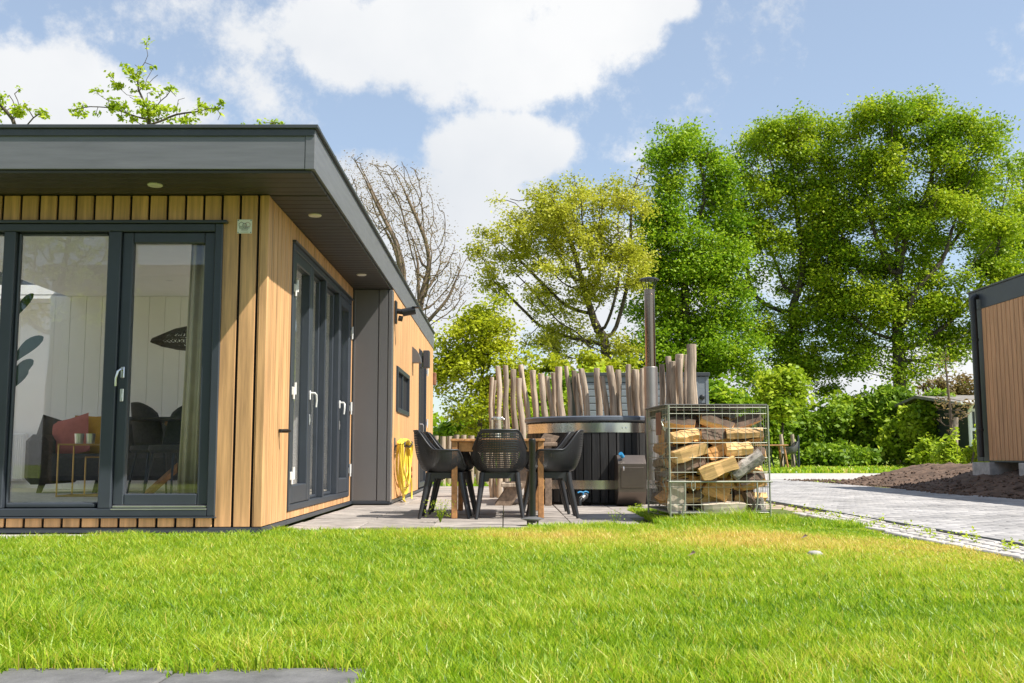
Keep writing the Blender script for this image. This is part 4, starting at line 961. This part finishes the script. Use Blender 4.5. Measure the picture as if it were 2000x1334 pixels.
for row in range(6):                                    # wedged just behind the front ones
    for col in range(3):
        x = CG.x + .16 + col * .29 + random.uniform(-.04, .04); z = .2 + row * .135 + random.uniform(-.02, .02); tl = random.uniform(-.35, .5); y_ = 9.4 + random.uniform(-.02, .02)
        firewood((x - .14, y_, z - .14 * tl), (x + .14, y_, z + .14 * tl), random.uniform(.05, .062), random.choice(['splito', 'split', 'split']), 'split log wedged behind the front row of the caged pile', random.choice([0, 1, 3]), random.uniform(-.5, .5))
for row in range(7):                                    # the logs behind, ends towards the viewer
    for col in range(6):
        x = CG.x + .085 + col * .147 + (.05 if row % 2 else 0) + random.uniform(-.02, .02); z = .175 + row * .118; lay = 'left side' if col == 0 else 'back rows'
        if x > CG.x + cw - .07 or (row == 6 and col in (0, 5)): continue
        for y0_ in (CG.y + .26, CG.y + .62):
            firewood((x - .02, y0_ + random.uniform(-.03, .03), z), (x - .05 + random.uniform(-.03, .03), y0_ + .34, z + random.uniform(-.02, .02)), random.uniform(.058, .074), random.choice(['splito', 'split', 'splito', 'oldwood', 'bark']), 'split log in the ' + ('back rows of the caged pile' if col else 'stack against the left side of the cage'), random.choice([0, 1, 2, 0]), random.uniform(0, 6))

# ------------------------------------------------------------------ second chalet on the right, its soil bed
XR, YR = 8.4, 18.2
zb, zt = at(1919, 899, YR).z, at(1903, 574, YR).z
ch2 = thing('timber_chalet', 'walnut-clad chalet with dark edges standing on concrete blocks at the right edge', 'chalet', (XR, YR, 0))
RT = lambda u, v, w: (-w, -u, v)                         # u = distance towards the viewer from the far corner, w = outwards (to -x)
fb(MB(), RT, .0, 9, zb, zt - .03, -5, -.03, 0).build('wall', 'gap', ch2)
fb(fb(MB(), RT, -.02, .2, zb - .02, zt - .33, -.06, .012, .004), RT, .2, .42, zb - .02, zt - .33, -.06, .006, .004).build('corner_trim', 'frame', ch2)
fb(fb(MB(), RT, -.03, .26, zt - .329, zt, -5, .02, .004), RT, .264, 9, zt - .329, zt, -5, .018, .004).build('fascia', 'frame', ch2)
fb(MB(), RT, -.05, 9, zt + .001, zt + .03, -5, .04, .004).build('roof_cap', 'cap', ch2)
b2 = MB().box(-.0105, .0105, -.063, .063, zb, zt - .332, .003).mesh('board', 'clad2'); u = .42 + .072
while u < 9: link('board', b2, ch2, (-.0, -u, 0)); u += .1434
fb(MB(), RT, .43, 9, zb - .03, zb - .002, -.05, .012, .003).build('base_profile', 'frame', ch2)
dp = MB().tube(smooth_pts([(-.03, -.33, zt - .1), (-.1, -.33, zt - .13), (-.105, -.33, zt - .25), (-.1, -.33, zt - .6)], 4) + [Vector((-.1, -.33, .55))], .05, 14).build('downpipe', 'black', ch2, 'auto')
for z in (zb + .5, zt - .9): MB().lathe([(.052, 0), (.06, .005), (.06, .05), (.052, .055)], 16, (-.1, -.33, z)).build('pipe_clip', 'black', dp)
for u in (.25, 1.9, 4.0): MB().box(-.1, .5, -u - .35, -u + .3, .15, zb - .035, .01).build('foundation_block', 'concrete', ch2)
def soil_z(x, y):
    ex = 6.85 + .25 * math.sin(y * .7) + .12 * math.sin(y * 2.3) + max(0, y - 22.5) * 1.2
    d = x - ex; d2 = min(d, (25.2 - y) * .9)
    h = .37 * min(max(d2, 0) / 2.0, 1) ** 1.5
    nz_ = .05 * mnoise.noise((x * 3, y * 3, 2)) + .03 * mnoise.noise((x * 9, y * 9, 5)) + .02 * mnoise.noise((x * 22, y * 22, 9))
    return -.06 + h * (1 + .12 * mnoise.noise((x, y, 4))) + (nz_ + .055) * sstep(-.15, .35, d2) - (.05 if d2 < -.1 else 0)
soil = tag(grid_sheet('soil_bed', 6.3, 14, 7, 26, 150, 330, soil_z, 'soil'), kind='structure')
clod = MB().lathe([(0, -.02), (.02, -.012), (.026, .0), (.018, .014), (0, .02)], 6).mesh('clod', 'soil')
V, F = [], []
for k in range(2200):
    y_ = random.uniform(9, 25); x = 6.9 + abs(random.gauss(0, .9)) + .25 * math.sin(y_ * .7); s = random.uniform(.3, 1.5) ** 1.3; z = max(soil_z(x, y_), 0) + .005; o = len(V)
    for v in [(1, 0, 0), (-1, 0, 0), (0, 1, 0), (0, -1, 0), (0, 0, 1), (0, 0, -1)]: V.append((x + v[0] * .022 * s * random.uniform(.6, 1.3), y_ + v[1] * .022 * s * random.uniform(.6, 1.3), z + v[2] * .018 * s))
    F += [(o + a, o + b, o + c) for a, b, c in ((0, 2, 4), (2, 1, 4), (1, 3, 4), (3, 0, 4), (2, 0, 5), (1, 2, 5), (3, 1, 5), (0, 3, 5))]
tag(link('soil_clods', np_mesh('soil_clods', np.array(V), np.array(F), 'soil')), 'loose clods of dark soil along the road edge', 'soil', kind='stuff')

# ------------------------------------------------------------------ grey shed behind the palisade
YS = 23.0
g0_, g1_ = at(1128, 728, YS), at(1383, 728, YS); shed = thing('garden_shed', 'blue-grey plank shed behind the palisade', 'shed', (g0_.x, YS, 0))
L_ = g1_.x - g0_.x; zt_ = g0_.z; xs1 = at(1361, 728, YS).x - g0_.x
MB().box(0, L_, .03, 2.5, 0, zt_ - .08).build('wall', 'gap', shed)
MB().box(-.08, L_ + .03, -.06, 2.6, zt_ - .08, zt_, .01).build('roof', 'cap', shed)
pm = MB().box(.02, xs1 - .07, 0, .028, 0, .146, .01).mesh('plank', 'shed'); z = .02
while z < zt_ - .2: link('plank', pm, shed, (0, 0, z)); z += .158
MB().box(xs1 - .06, xs1 + .02, -.02, .03, 0, zt_ - .085, .005).build('corner_trim', 'shed', shed); MB().box(L_ - .07, L_, -.02, .03, 0, zt_ - .085, .005).build('corner_trim', 'shed', shed)
for k in range(4): w_ = (L_ - .08 - xs1 - .02) / 4; MB().box(xs1 + .022 + k * w_, xs1 + .02 + (k + 1) * w_ - .006, .0, .028, .05, 1.75, .004).build('door_board', 'shed', shed)
MB().box(xs1 + .02, L_ - .07, -.01, .029, 1.76, zt_ - .09, .004).build('lintel', 'shed', shed)
p = at(1362, 776, YS); lm = MB().lathe([(0, 0), (.06, .0), (.06, .04), (.03, .07), (0, .075)], 16).build('round_lamp', 'black', shed); lm.location = (p.x - g0_.x + .1, -.02, p.z); lm.rotation_euler = (rad(90), 0, 0)

# ------------------------------------------------------------------ far cottage at the right
YC = 34; c0_ = at(1873, 800, YC); cot = thing('cottage', 'dark green cottage with white window half hidden by the second chalet', 'house', (c0_.x, YC, .1))
ze = at(1890, 790, YC).z - .1; zr = at(1912, 770, YC).z - .1
MB().box(.3, 7, 0, 6, 0, ze).build('wall', 'cottage', cot)
MB().add([(-.25, -.5, ze - .05), (7.3, -.5, ze - .05), (7.3, 3, ze + .38), (-.25, 3, ze + .38), (7.3, 6.5, ze - .05), (-.25, 6.5, ze - .05), (-.25, -.5, ze + .05), (7.3, -.5, ze + .05), (7.3, 3, ze + .48), (-.25, 3, ze + .48), (7.3, 6.5, ze + .05), (-.25, 6.5, ze + .05)],
         [(3, 2, 1, 0), (5, 4, 2, 3), (6, 7, 8, 9), (9, 8, 10, 11), (0, 1, 7, 6), (4, 5, 11, 10), (0, 6, 9, 3), (3, 9, 11, 5), (1, 2, 8, 7), (2, 4, 10, 8)]).build('roof', 'rooft', cot)
MB().box(-.25, 7.3, -.6, -.5, ze - .02, ze + .1, .02).build('gutter', 'white', cot)
w0_, w1_ = at(1893, 842, YC), at(1908, 798, YC); wx0, wx1, wz0, wz1 = w0_.x - c0_.x, w1_.x - c0_.x, w0_.z - .1, w1_.z - .1
wf_ = frame(MB(), lambda u, v, w: (u, -w, v), wx0, wx1, wz0, wz1, .1, -.02, .06).build('window', 'white', cot); MB().box(wx0 + .1, wx1 - .1, -.02, 0, wz0 + .1, wz1 - .1).build('pane', 'frame', wf_)
MB().tube([(.22, -.5, ze), (.3, -.1, ze - .25), (.3, -.1, 0)], .06, 10).build('downpipe', 'white', cot)

# ------------------------------------------------------------------ far seating place
YQ = 34.0; q0 = at(1530, 912, YQ); zq = q0.z
ft = thing('garden_table', 'wooden garden table far off on the lawn by the hedge', 'table', (at(1515, 900, YQ).x, YQ, zq))
MB().box(-.75, .33, -.4, .4, .69, .73, .01).build('table_top', 'teak', ft)
for x in (-.65, .2):
    for y_ in (-.32, .32): MB().tube([(x, y_, .69), (x + (.1 if x > 0 else -.1), y_ * 1.1, 0)], .035, 6).build('leg', 'teak', ft)
for k, (px, lab) in enumerate(((1543, 'grey plastic chair to the right of the far table'), (1496, 'grey plastic chair to the left of the far table'))):
    c = thing('garden_chair', lab, 'chair', (at(px, 900, YQ).x, YQ + .1, zq), rad(-90 if k == 0 else 90)); s = bpy.data.meshes.new('shell')
    me = CM[0].copy(); me.materials.clear(); me.materials.append(M['plasticg']); link('shell', me, c)
    me = CM[1].copy(); me.materials.clear(); me.materials.append(M['plasticg']); link('seat', me, c)
    for sx_ in (-1, 1):
        for sy_ in (-1, 1): me = CM[3]; l = link('leg', me, c, (sx_ * .165, sy_ * .15, 0)); l.scale = (sx_, sy_, 1)
p = at(1561, 912, YQ); tag(MB().lathe([(0, 0), (.03, 0), (.03, 1.02), (.024, 1.03), (0, 1.03)], 10, (p.x, YQ, p.z)).build('parasol_socket', 'frame'), 'thin dark post right of the far table', 'post')
for px, py in ((1525, 848), (1547, 848)):
    p = at(px, py, YQ + 1.2); tag(MB().tube([(p.x, YQ + 1.2, .1), (p.x + .02, YQ + 1.2, 1), (p.x, YQ + 1.2, p.z)], [.07, .07, .06], 8).build('tree_stake', 'post'), ('left' if px < 1540 else 'right') + ' round stake of the young tree behind the far table', 'stake')
# small things on the lawn: a stone and two dead leaves
p = ong(1592, 1094); tag(MB().lathe([(0, -.01), (.035, -.008), (.045, .006), (.03, .02), (0, .024)], 9, (p.x, p.y, .03)).build('stone', 'concrete', None, True), 'pale stone lying in the dry grass', 'stone')
for k, (px, py) in enumerate(((1570, 1062), (1350, 1098))):
    p = ong(px, py); mb = MB().add([(-.03, 0, 0), (0, .02, .02), (.04, .0, .03), (.0, -.02, .012), (.02, .015, .05)], [(0, 1, 2, 3), (1, 4, 2)]); o = mb.build('dead_leaf', 'oldwood', None, False, (p.x, p.y, .035)); o.scale = (.7, .7, .6)
    tag(o, ('larger curled brown leaf near the wire cage' if k == 0 else 'small brown leaf in the dry grass below the cage'), 'leaf')

# ------------------------------------------------------------------ trees and shrubs
def colonize(base, trunk, attr, step, infl, kill, maxit=160):
    """space colonisation: trunk = list of points, attr = (n,3); returns nodes, parents"""
    nodes = [np.array(base, float)]; par = [-1]
    for p in trunk:
        p = np.array(p, float)
        while np.linalg.norm(p - nodes[-1]) > step * 1.2:
            d = p - nodes[-1]; nodes.append(nodes[-1] + d / np.linalg.norm(d) * step); par.append(len(nodes) - 2)
    P = np.array(nodes); d2 = ((attr[:, None] - P[None]) ** 2).sum(2); near = d2.argmin(1); nd = d2.min(1); alive = np.ones(len(attr), bool)
    for it in range(maxit):
        act = alive & (nd < infl ** 2)
        if not act.any():
            if it < 40 and alive.any(): act = alive & (nd <= np.sort(nd[alive])[min(30, alive.sum() - 1)])
            else: break
        idx = near[act]; v = attr[act] - P[idx]; v /= np.linalg.norm(v, axis=1)[:, None] + 1e-9
        acc = np.zeros((len(P), 3)); np.add.at(acc, idx, v); src = np.unique(idx)
        dirs = acc[src] + rng.normal(0, .12, (len(src), 3)); dirs /= np.linalg.norm(dirs, axis=1)[:, None] + 1e-9
        new = P[src] + dirs * step; o = len(P)
        P = np.vstack([P, new]); par += list(src)
        dd = ((attr[:, None] - new[None]) ** 2).sum(2); m = dd.min(1); am = dd.argmin(1) + o
        up = m < nd; nd[up] = m[up]; near[up] = am[up]; alive &= nd > kill ** 2
        if len(P) > 9000: break
    return P, np.array(par)
def limb_mesh(name, P, par, tip, mx, m, expo=2.35, k=6):
    n = len(P); acc = np.zeros(n); r = np.full(n, tip); best = np.full(n, -1); br = np.zeros(n)
    for i in range(n - 1, 0, -1):
        r[i] = max(tip, acc[i] ** (1 / expo)) if acc[i] > 0 else tip; p = par[i]; acc[p] += r[i] ** expo
        if r[i] > br[p]: br[p] = r[i]; best[p] = i
    r[0] = max(tip, acc[0] ** (1 / expo)); sc = mx / r[0]; r = np.where(r > tip * 2, tip * 2 + (r - tip * 2) * sc if sc < 1 else r * np.clip(sc, 1, 1.6), r); r = np.maximum(r, tip); r[0] *= 1.25
    ch = np.arange(1, n); pa = par[1:]; A, B = P[pa], P[ch]; d = B - A; d /= np.linalg.norm(d, axis=1)[:, None] + 1e-9
    ref = np.where(np.abs(d[:, 2:3]) > .9, np.array([[1., 0, 0]]), np.array([[0, 0, 1.]])); u = np.cross(d, ref); u /= np.linalg.norm(u, axis=1)[:, None] + 1e-9; w = np.cross(u, d)
    ra = np.where(best[pa] == ch, r[pa], r[ch] * 1.15); rb = r[ch]; A = A - d * ra[:, None] * .3
    t = np.arange(k) * 2 * np.pi / k; cs, sn = np.cos(t), np.sin(t)
    ring = lambda C, q: C[:, None] + (u[:, None] * cs[None, :, None] + w[:, None] * sn[None, :, None]) * q[:, None, None]
    V = np.concatenate([ring(A, ra), ring(B, rb)], 1).reshape(-1, 3); o = (np.arange(len(ch)) * 2 * k)[:, None]; a = np.arange(k)[None]
    F = np.stack([o + a, o + (a + 1) % k, o + k + (a + 1) % k, o + k + a], 2).reshape(-1, 4)
    return np_mesh(name, V, F, m, smooth=True), r
def leaf_mesh(name, C, size, m, up=.5, clump=None, aspect=.62):
    n = len(C); nr = rng.normal(0, 1, (n, 3)); nr[:, 2] = np.abs(nr[:, 2]) + up; nr /= np.linalg.norm(nr, axis=1)[:, None]
    a = rng.normal(0, 1, (n, 3)); a -= nr * (a * nr).sum(1)[:, None]; a /= np.linalg.norm(a, axis=1)[:, None]; b = np.cross(nr, a)
    s = size * rng.uniform(.6, 1.35, n)[:, None]
    V = np.stack([C - a * s, C - b * s * aspect + nr * s * .12, C + a * s, C + b * s * aspect + nr * s * .12], 1).reshape(-1, 3); F = np.arange(n * 4).reshape(n, 4)
    v = rng.normal(.5, .2, n) + (clump if clump is not None else 0); return np_mesh(name, V, F, m, np.clip(v, 0, 1))
def in_ell(n, ells, shell=.35):
    w = np.array([e[3] * e[4] * e[5] for e in ells]); w = w / w.sum(); idx = rng.choice(len(ells), n, p=w); E_ = np.array(ells)[idx]
    d = rng.normal(0, 1, (n, 3)); d /= np.linalg.norm(d, axis=1)[:, None]; r = rng.uniform(0, 1, n) ** shell
    return E_[:, :3] + d * r[:, None] * E_[:, 3:6]
def noise_mask(P, sc, thr, seed=0): return np.array([mnoise.noise((p[0] * sc + seed, p[1] * sc, p[2] * sc)) for p in P]) > thr
def tree(name, label, Y, base, trunk, blobs, leaf, nleaf, lsize, na=900, step=.42, tip=.012, mx=.3, thr=-.18, depth=.9, spread=.3, bark='trunk', per=19, shell=.45, seed=0, zb=0., raw=None):
    bp = at(base, 890, Y); B = Vector((bp.x, Y, zb)); ells = []
    for (px, py, rx, ry) in blobs:
        c = at(px, py, Y); k = Y / 2000; ells.append((c.x, c.y + rng.uniform(-.25, .25) * rx * k, c.z, rx * k, rx * k * depth, ry * k))
    if raw: B, ells = Vector(raw[0]), raw[2]
    at_ = in_ell(na, ells, shell); at_ = at_[noise_mask(at_, .45, thr, seed) & noise_mask(at_, 1.0, thr - .12, seed + 5)]
    tr = [np.array(at(px, py, Y)) + np.array([0, dy, 0]) for (px, py, dy) in trunk] if not raw else [np.array(q) for q in raw[1]]
    P, par = colonize(B, tr, at_, step, step * 7, step * 1.5)
    t = thing(name, label, 'tree', B); inv = Matrix.Translation(-B)
    me, r = limb_mesh('trunk', P, par, tip, mx, bark); o = link('trunk', me, t); o.matrix_parent_inverse = inv
    ends = np.where(r < tip * 3.2)[0]; ends = ends[ends > 3]; kc = max(40, min(int(len(ends) * .8), nleaf // per)); cc = rng.choice(ends, kc); wt = rng.uniform(.3, 1.7, kc); wt /= wt.sum(); ci = rng.choice(kc, nleaf, p=wt); pk = cc[ci]
    C = P[pk] + rng.normal(0, 1, (nleaf, 3)) * (spread * np.clip(wt[ci] * kc, .5, 1.5) ** .5)[:, None] * np.array([1, 1, .6]); cl = np.array([mnoise.noise((p[0] * .9, p[1] * .9, p[2] * .9 + seed)) for p in P])[pk] * .4 + rng.normal(0, .13, kc)[ci]
    o = link('crown', leaf_mesh('crown', C, lsize, LEAF[leaf], clump=cl), t); o.matrix_parent_inverse = inv
    return t
# bare tree in bud behind the house
tree('bare_tree', 'nearly bare budding tree rising behind the far end of the chalet', 36, 800, [(812, 760, 0), (815, 690, 0)], [(740, 400, 85, 95), (800, 480, 95, 120), (850, 560, 80, 80), (700, 340, 55, 45), (780, 360, 60, 60), (880, 520, 45, 60), (690, 430, 60, 70), (800, 610, 70, 50)], 'bud', 9000, .03, na=5200, step=.24, tip=.014, mx=.3, thr=-.6, bark='twig', spread=.22, seed=3)
# small yellow-green tree at the end of the terrace
tree('small_tree', 'small airy yellow-green tree past the end of the terrace', 29, 935, [(938, 800, 0), (940, 740, .3)], [(940, 660, 75, 75), (900, 740, 55, 80), (985, 730, 60, 80), (930, 800, 75, 50), (1005, 680, 45, 50), (885, 680, 40, 50), (960, 610, 40, 35)], 'ygreen', 17000, .06, na=1300, step=.27, tip=.009, mx=.11, thr=-.3, spread=.22, per=9, seed=5)
# spring oak
tree('oak_tree', 'leaning oak with sparse yellow spring leaves behind the palisade', 38, 1195, [(1188, 760, 0), (1185, 700, 0), (1180, 640, .5)], [(1110, 420, 120, 75), (1200, 400, 80, 80), (1040, 470, 95, 60), (1180, 520, 95, 80), (1080, 560, 110, 60), (1215, 620, 60, 80), (1240, 470, 45, 110), (990, 500, 60, 50), (1060, 640, 80, 50), (1130, 660, 70, 60), (1140, 350, 60, 35), (965, 475, 50, 40), (1010, 420, 75, 50), (1240, 370, 50, 60), (985, 560, 60, 40)], 'yellow', 46000, .056, na=2800, step=.34, tip=.015, mx=.36, thr=-.2, spread=.24, seed=9)
# dense green tree
tree('green_tree', 'dense bright green tree behind the stove flue', 41, 1340, [(1342, 780, 0), (1340, 640, 0), (1335, 480, 0)], [(1335, 300, 75, 60), (1310, 380, 60, 70), (1380, 380, 60, 80), (1340, 500, 95, 90), (1300, 600, 90, 80), (1400, 580, 80, 90), (1330, 690, 125, 60), (1430, 690, 70, 60), (1260, 690, 55, 50), (1420, 470, 50, 80), (1290, 480, 55, 80), (1290, 270, 45, 35), (1380, 300, 50, 45)], 'green', 92000, .068, na=2300, step=.42, tip=.018, mx=.36, thr=-.42, spread=.35, depth=.75, seed=12)
# yellow-green oak
tree('oak_tree', 'tall yellowish oak left of the largest tree', 43, 1556, [(1556, 800, 0), (1557, 700, 0), (1550, 600, .3)], [(1540, 290, 110, 75), (1460, 320, 60, 70), (1590, 360, 80, 90), (1490, 430, 90, 90), (1560, 500, 95, 90), (1470, 560, 60, 60), (1600, 600, 85, 70), (1520, 640, 95, 70), (1570, 730, 90, 55), (1500, 740, 60, 45), (1450, 650, 60, 70), (1630, 470, 60, 90), (1640, 690, 60, 60), (1430, 400, 45, 60), (1610, 250, 60, 45)], 'oak', 86000, .066, na=2900, step=.42, tip=.018, mx=.42, thr=-.3, spread=.32, depth=.7, seed=21)
# the largest tree
tree('oak_tree', 'largest oak with broad green crown and thick trunk at the right', 42, 1757, [(1757, 800, 0), (1757, 700, 0), (1752, 640, 0)], [(1740, 270, 110, 80), (1850, 280, 95, 85), (1670, 330, 75, 80), (1780, 400, 140, 100), (1900, 400, 95, 100), (1680, 480, 85, 90), (1820, 530, 130, 90), (1720, 590, 110, 80), (1930, 520, 80, 90), (1860, 640, 95, 60), (1680, 660, 75, 50), (1790, 210, 60, 30), (1640, 560, 60, 80), (1700, 715, 70, 45), (1900, 610, 70, 60), (1800, 690, 80, 50), (1950, 330, 60, 60), (1620, 400, 50, 70)], 'oak', 140000, .068, na=3600, step=.45, tip=.019, mx=.6, thr=-.32, spread=.36, depth=.7, seed=30)
tree('oak_tree', 'oak at the right edge partly hidden by the second chalet', 50, 2010, [(2010, 740, 0), (2005, 640, 0)], [(2010, 400, 110, 110), (1985, 520, 75, 80), (2060, 500, 110, 120), (2000, 600, 75, 50)], 'oak', 46000, .082, na=1200, step=.5, tip=.016, mx=.35, thr=-.2, spread=.4, seed=33)
# trees behind the chalet, tips over the roof
tree('young_tree', 'slender tree with sparse fresh leaves showing above the chalet roof', 25.5, 290, [(285, 700, 0), (283, 330, 0)], [(283, 95, 14, 40), (290, 150, 30, 60), (255, 160, 30, 50), (325, 195, 45, 40), (270, 215, 60, 35), (400, 215, 40, 32), (215, 200, 50, 35), (165, 215, 35, 30), (345, 225, 60, 28), (440, 205, 12, 28), (210, 130, 10, 18)], 'lime', 1700, .058, na=800, step=.2, tip=.007, mx=.05, thr=-.6, spread=.075, bark='trunk', per=6, seed=41)
tree('young_tree', 'thin leafy twigs above the chalet roof at the left edge', 26, 30, [(30, 700, 0), (28, 330, 0)], [(25, 195, 32, 40), (60, 225, 40, 20), (-20, 200, 40, 50), (90, 225, 20, 18)], 'lime', 800, .055, na=240, step=.2, tip=.011, mx=.09, thr=-.6, spread=.075, bark='trunk', per=6, seed=43)
tree('young_tree', 'small leaf tips just above the roof edge near its corner', 27, 530, [(530, 700, 0), (528, 330, 0)], [(530, 244, 34, 16), (470, 246, 12, 14)], 'lime', 240, .055, na=110, step=.2, tip=.011, mx=.08, thr=-.7, spread=.07, bark='trunk', per=6, seed=44)
tree('garden_tree', 'young tree behind the viewer, seen only mirrored in the front glass', 20, 500, [], [], 'lime', 2600, .07, na=700, step=.25, tip=.012, mx=.12, thr=-.6, spread=.12, per=7, seed=60, raw=((-9.8, -6.2, 0), [(-9.8, -6.2, 2.2), (-9.7, -6.2, 3.2)], [(-9.7, -6.2, 5.0, 1.5, 1.3, 1.7), (-10.6, -6.2, 4.2, 1.0, 1, 1.1), (-8.8, -6.2, 4.4, .9, 1, 1.1)]))
# staked sapling
tree('sapling', 'leafless reddish sapling tied to a stake before the hedge', 30, 1861, [(1856, 800, 0), (1845, 690, 0)], [(1850, 740, 26, 50), (1875, 800, 34, 30), (1840, 800, 25, 40), (1846, 690, 8, 30)], 'bud', 260, .05, na=420, step=.16, tip=.009, mx=.05, thr=-.7, spread=.1, bark='twig', seed=47)
p = at(1867, 815, 29.8); tag(MB().tube([(p.x - .1, 29.8, 0), (p.x, 29.8, p.z)], [.075, .065], 9).build('tree_stake', 'post'), 'thick round stake beside the leafless sapling', 'stake')
# young tree by the far table
tree('young_tree', 'young light green tree behind the far table', 36, 1527, [(1528, 840, 0), (1530, 800, 0)], [(1525, 775, 38, 40), (1545, 750, 30, 40), (1510, 745, 25, 30)], 'lime', 5000, .09, na=380, step=.25, tip=.009, mx=.06, thr=-.4, spread=.2, seed=50)
# shrubs of the hedge
def shrub(label, Y, blobs, leaf, n, size, cat='shrub', name='shrub', thr=-.3, seed=0, depth=1.0, group=None):
    ells = []
    for (px, py, rx, ry) in blobs: c = at(px, py, Y); k = Y / 2000; ells.append((c.x, c.y, c.z, rx * k, rx * k * depth, ry * k))
    C = in_ell(int(n * 2.2), ells, .5); zg = rise(Y); cen = np.array(ells)[:, :3].mean(0)
    dsp = np.array([mnoise.noise((p[0] * 1.6, p[1] * 1.6, p[2] * 1.6 + seed)) for p in C]); C = C + (C - cen) * (.28 * dsp)[:, None] + rng.normal(0, .1, C.shape); C = C[noise_mask(C, 1.4, thr + .2, seed)]; rng.shuffle(C); C = C[C[:, 2] > zg + .02][:n]
    cl = np.array([mnoise.noise((p[0] * 1.3, p[1] * 1.3, p[2] * 1.3 + seed)) for p in C]) * .5
    b = Vector((ells[0][0], Y, zg)); t = tag(thing(name, label, cat, b), group=group); inv = Matrix.Translation(-b)
    o = link('foliage', leaf_mesh('foliage', C, size, LEAF[leaf], clump=cl, up=.35), t); o.matrix_parent_inverse = inv
    at_ = in_ell(160, ells, .6); at_ = at_[at_[:, 2] > zg]; P, par = colonize((b.x, Y, zg - .05), [(b.x, Y, zg + .35)], at_, .25, 3, .35, 60); me, r = limb_mesh('stem', P, par, .008, .06, 'trunk', k=4)
    o = link('stem', me, t); o.matrix_parent_inverse = inv; return t
hg = 'shrubs of the hedge'
shrub('dark green shrub directly right of the wire cage', 39, [(1470, 850, 60, 60), (1500, 830, 50, 60), (1440, 810, 50, 40)], 'bush', 13000, .1, seed=1)
shrub('mid green shrub behind the far chairs', 40, [(1560, 850, 65, 60), (1600, 820, 55, 45), (1540, 810, 40, 30)], 'bush', 14000, .1, seed=2)
shrub('brownish-tipped hedge shrub in the middle of the hedge', 41, [(1650, 840, 65, 60), (1690, 820, 55, 50), (1640, 800, 50, 25)], 'oak', 15000, .1, seed=3)
shrub('tall rounded shrub left of the thick oak trunk', 40, [(1725, 830, 60, 70), (1760, 810, 55, 55)], 'bush', 15000, .1, seed=4)
shrub('bright green shrub under the largest oak', 37.5, [(1790, 850, 60, 55), (1760, 870, 45, 38), (1820, 830, 45, 45)], 'lime', 13000, .09, seed=5)
shrub('shrub at the cottage corner', 37, [(1850, 850, 45, 50), (1830, 800, 40, 30), (1880, 870, 35, 30)], 'bush', 9000, .09, seed=6)
shrub('yellow-green low shrub next to the second chalet', 28, [(1895, 875, 40, 32), (1860, 890, 35, 20), (1925, 870, 40, 35)], 'lime', 5500, .075, seed=7)
shrub('low mound of broad-leaved ground cover right of the far table', 37, [(1630, 895, 60, 24), (1590, 898, 40, 20), (1675, 898, 45, 18)], 'bush', 9000, .09, seed=8, thr=-.6)
shrub('thin pale shrub before the largest oak', 34, [(1815, 885, 28, 26), (1840, 895, 30, 18)], 'lime', 2200, .07, seed=9)
shrub('dark shrub below the small yellow-green tree', 31, [(900, 850, 50, 35), (950, 850, 50, 30), (1000, 830, 60, 50)], 'green', 11000, .1, seed=10)
shrub('dark green shrub behind the palisade', 33, [(1060, 790, 60, 50), (1110, 770, 50, 40), (1030, 830, 60, 50)], 'green', 12000, .1, seed=11)
shrub('bright shrub tips above the middle of the palisade', 31, [(1175, 770, 45, 50), (1200, 790, 50, 50), (1140, 800, 45, 40)], 'lime', 8000, .09, seed=12)
shrub('loose yellow-green undergrowth at the foot of the leaning oak', 35, [(1090, 740, 60, 40), (1150, 735, 50, 45), (1215, 745, 45, 45), (1040, 760, 45, 40)], 'ygreen', 11000, .08, seed=15)
shrub('dark green undergrowth behind the shed', 36, [(1300, 800, 80, 60), (1230, 800, 60, 60), (1400, 790, 60, 50)], 'green', 16000, .11, seed=13)
shrub('loose brownish brushwood behind the sapling', 45, [(1820, 780, 50, 40), (1880, 770, 50, 35)], 'bud', 5000, .09, seed=14)
# far woodland that closes the view
C = []
for k in range(90):
    x = rng.uniform(-60, 95); Y = rng.uniform(75, 110); h = rng.uniform(2.0, 4.2); w = rng.uniform(3, 6); C.append(in_ell(420, [(x, Y, h * .5, w, w, h * .75)], .4))
C = np.concatenate(C); C = C[C[:, 2] > 0]
tag(link('far_woodland', leaf_mesh('far_woodland', C, .3, LEAF['oak'])), 'low belt of far trees closing the view behind the hedge', 'woodland', kind='stuff')
# weeds and tall grass at the hedge foot, weeds at the terrace edge
def weed(x, y, n, h, label):
    mb = MB(); t = thing('weed', label, 'weed', (x, y, 0))
    for k in range(n):
        a = random.uniform(0, 6.28); l = random.uniform(.3, 1) * h; q = Vector((math.cos(a) * l * .45, math.sin(a) * l * .3, l)); mb.tube([(0, 0, -.01), tuple(q * .5 + Vector((0, 0, .05 * l))), tuple(q)], [.0018, .0015, .001], 4)
    mb.build('stem', LEAF['lime'], t)
    C = np.array([[random.gauss(0, h * .35), random.gauss(0, h * .25), random.uniform(.25, 1) * h] for _ in range(n * 7)]); tag(link('leaves', leaf_mesh('leaves', C, .008, LEAF['lime']), t), kind='stuff')
p = ong(860, 1020); weed(p.x, p.y, 26, .2, 'flowering weed tuft at the terrace edge before the left chair')
p = ong(1248, 996); weed(p.x, p.y, 12, .07, 'small grass tuft in the paving before the stove')
p = ong(1202, 1024); weed(p.x, p.y, 6, .13, 'single grass tuft at the front edge of the terrace')
# loose weeds on the verge
mbV = []
for k in range(70): y_ = random.uniform(5, 12); mbV.append((random.uniform(3.02, 3.34), y_, random.uniform(.0, .04)))
C = np.repeat(np.array(mbV), 9, 0) + rng.normal(0, .018, (630, 3)); tag(link('verge_weeds', leaf_mesh('verge_weeds', C, .014, LEAF['lime'])), 'tiny yellow-green weeds between the grid pavers', 'weeds', kind='stuff')
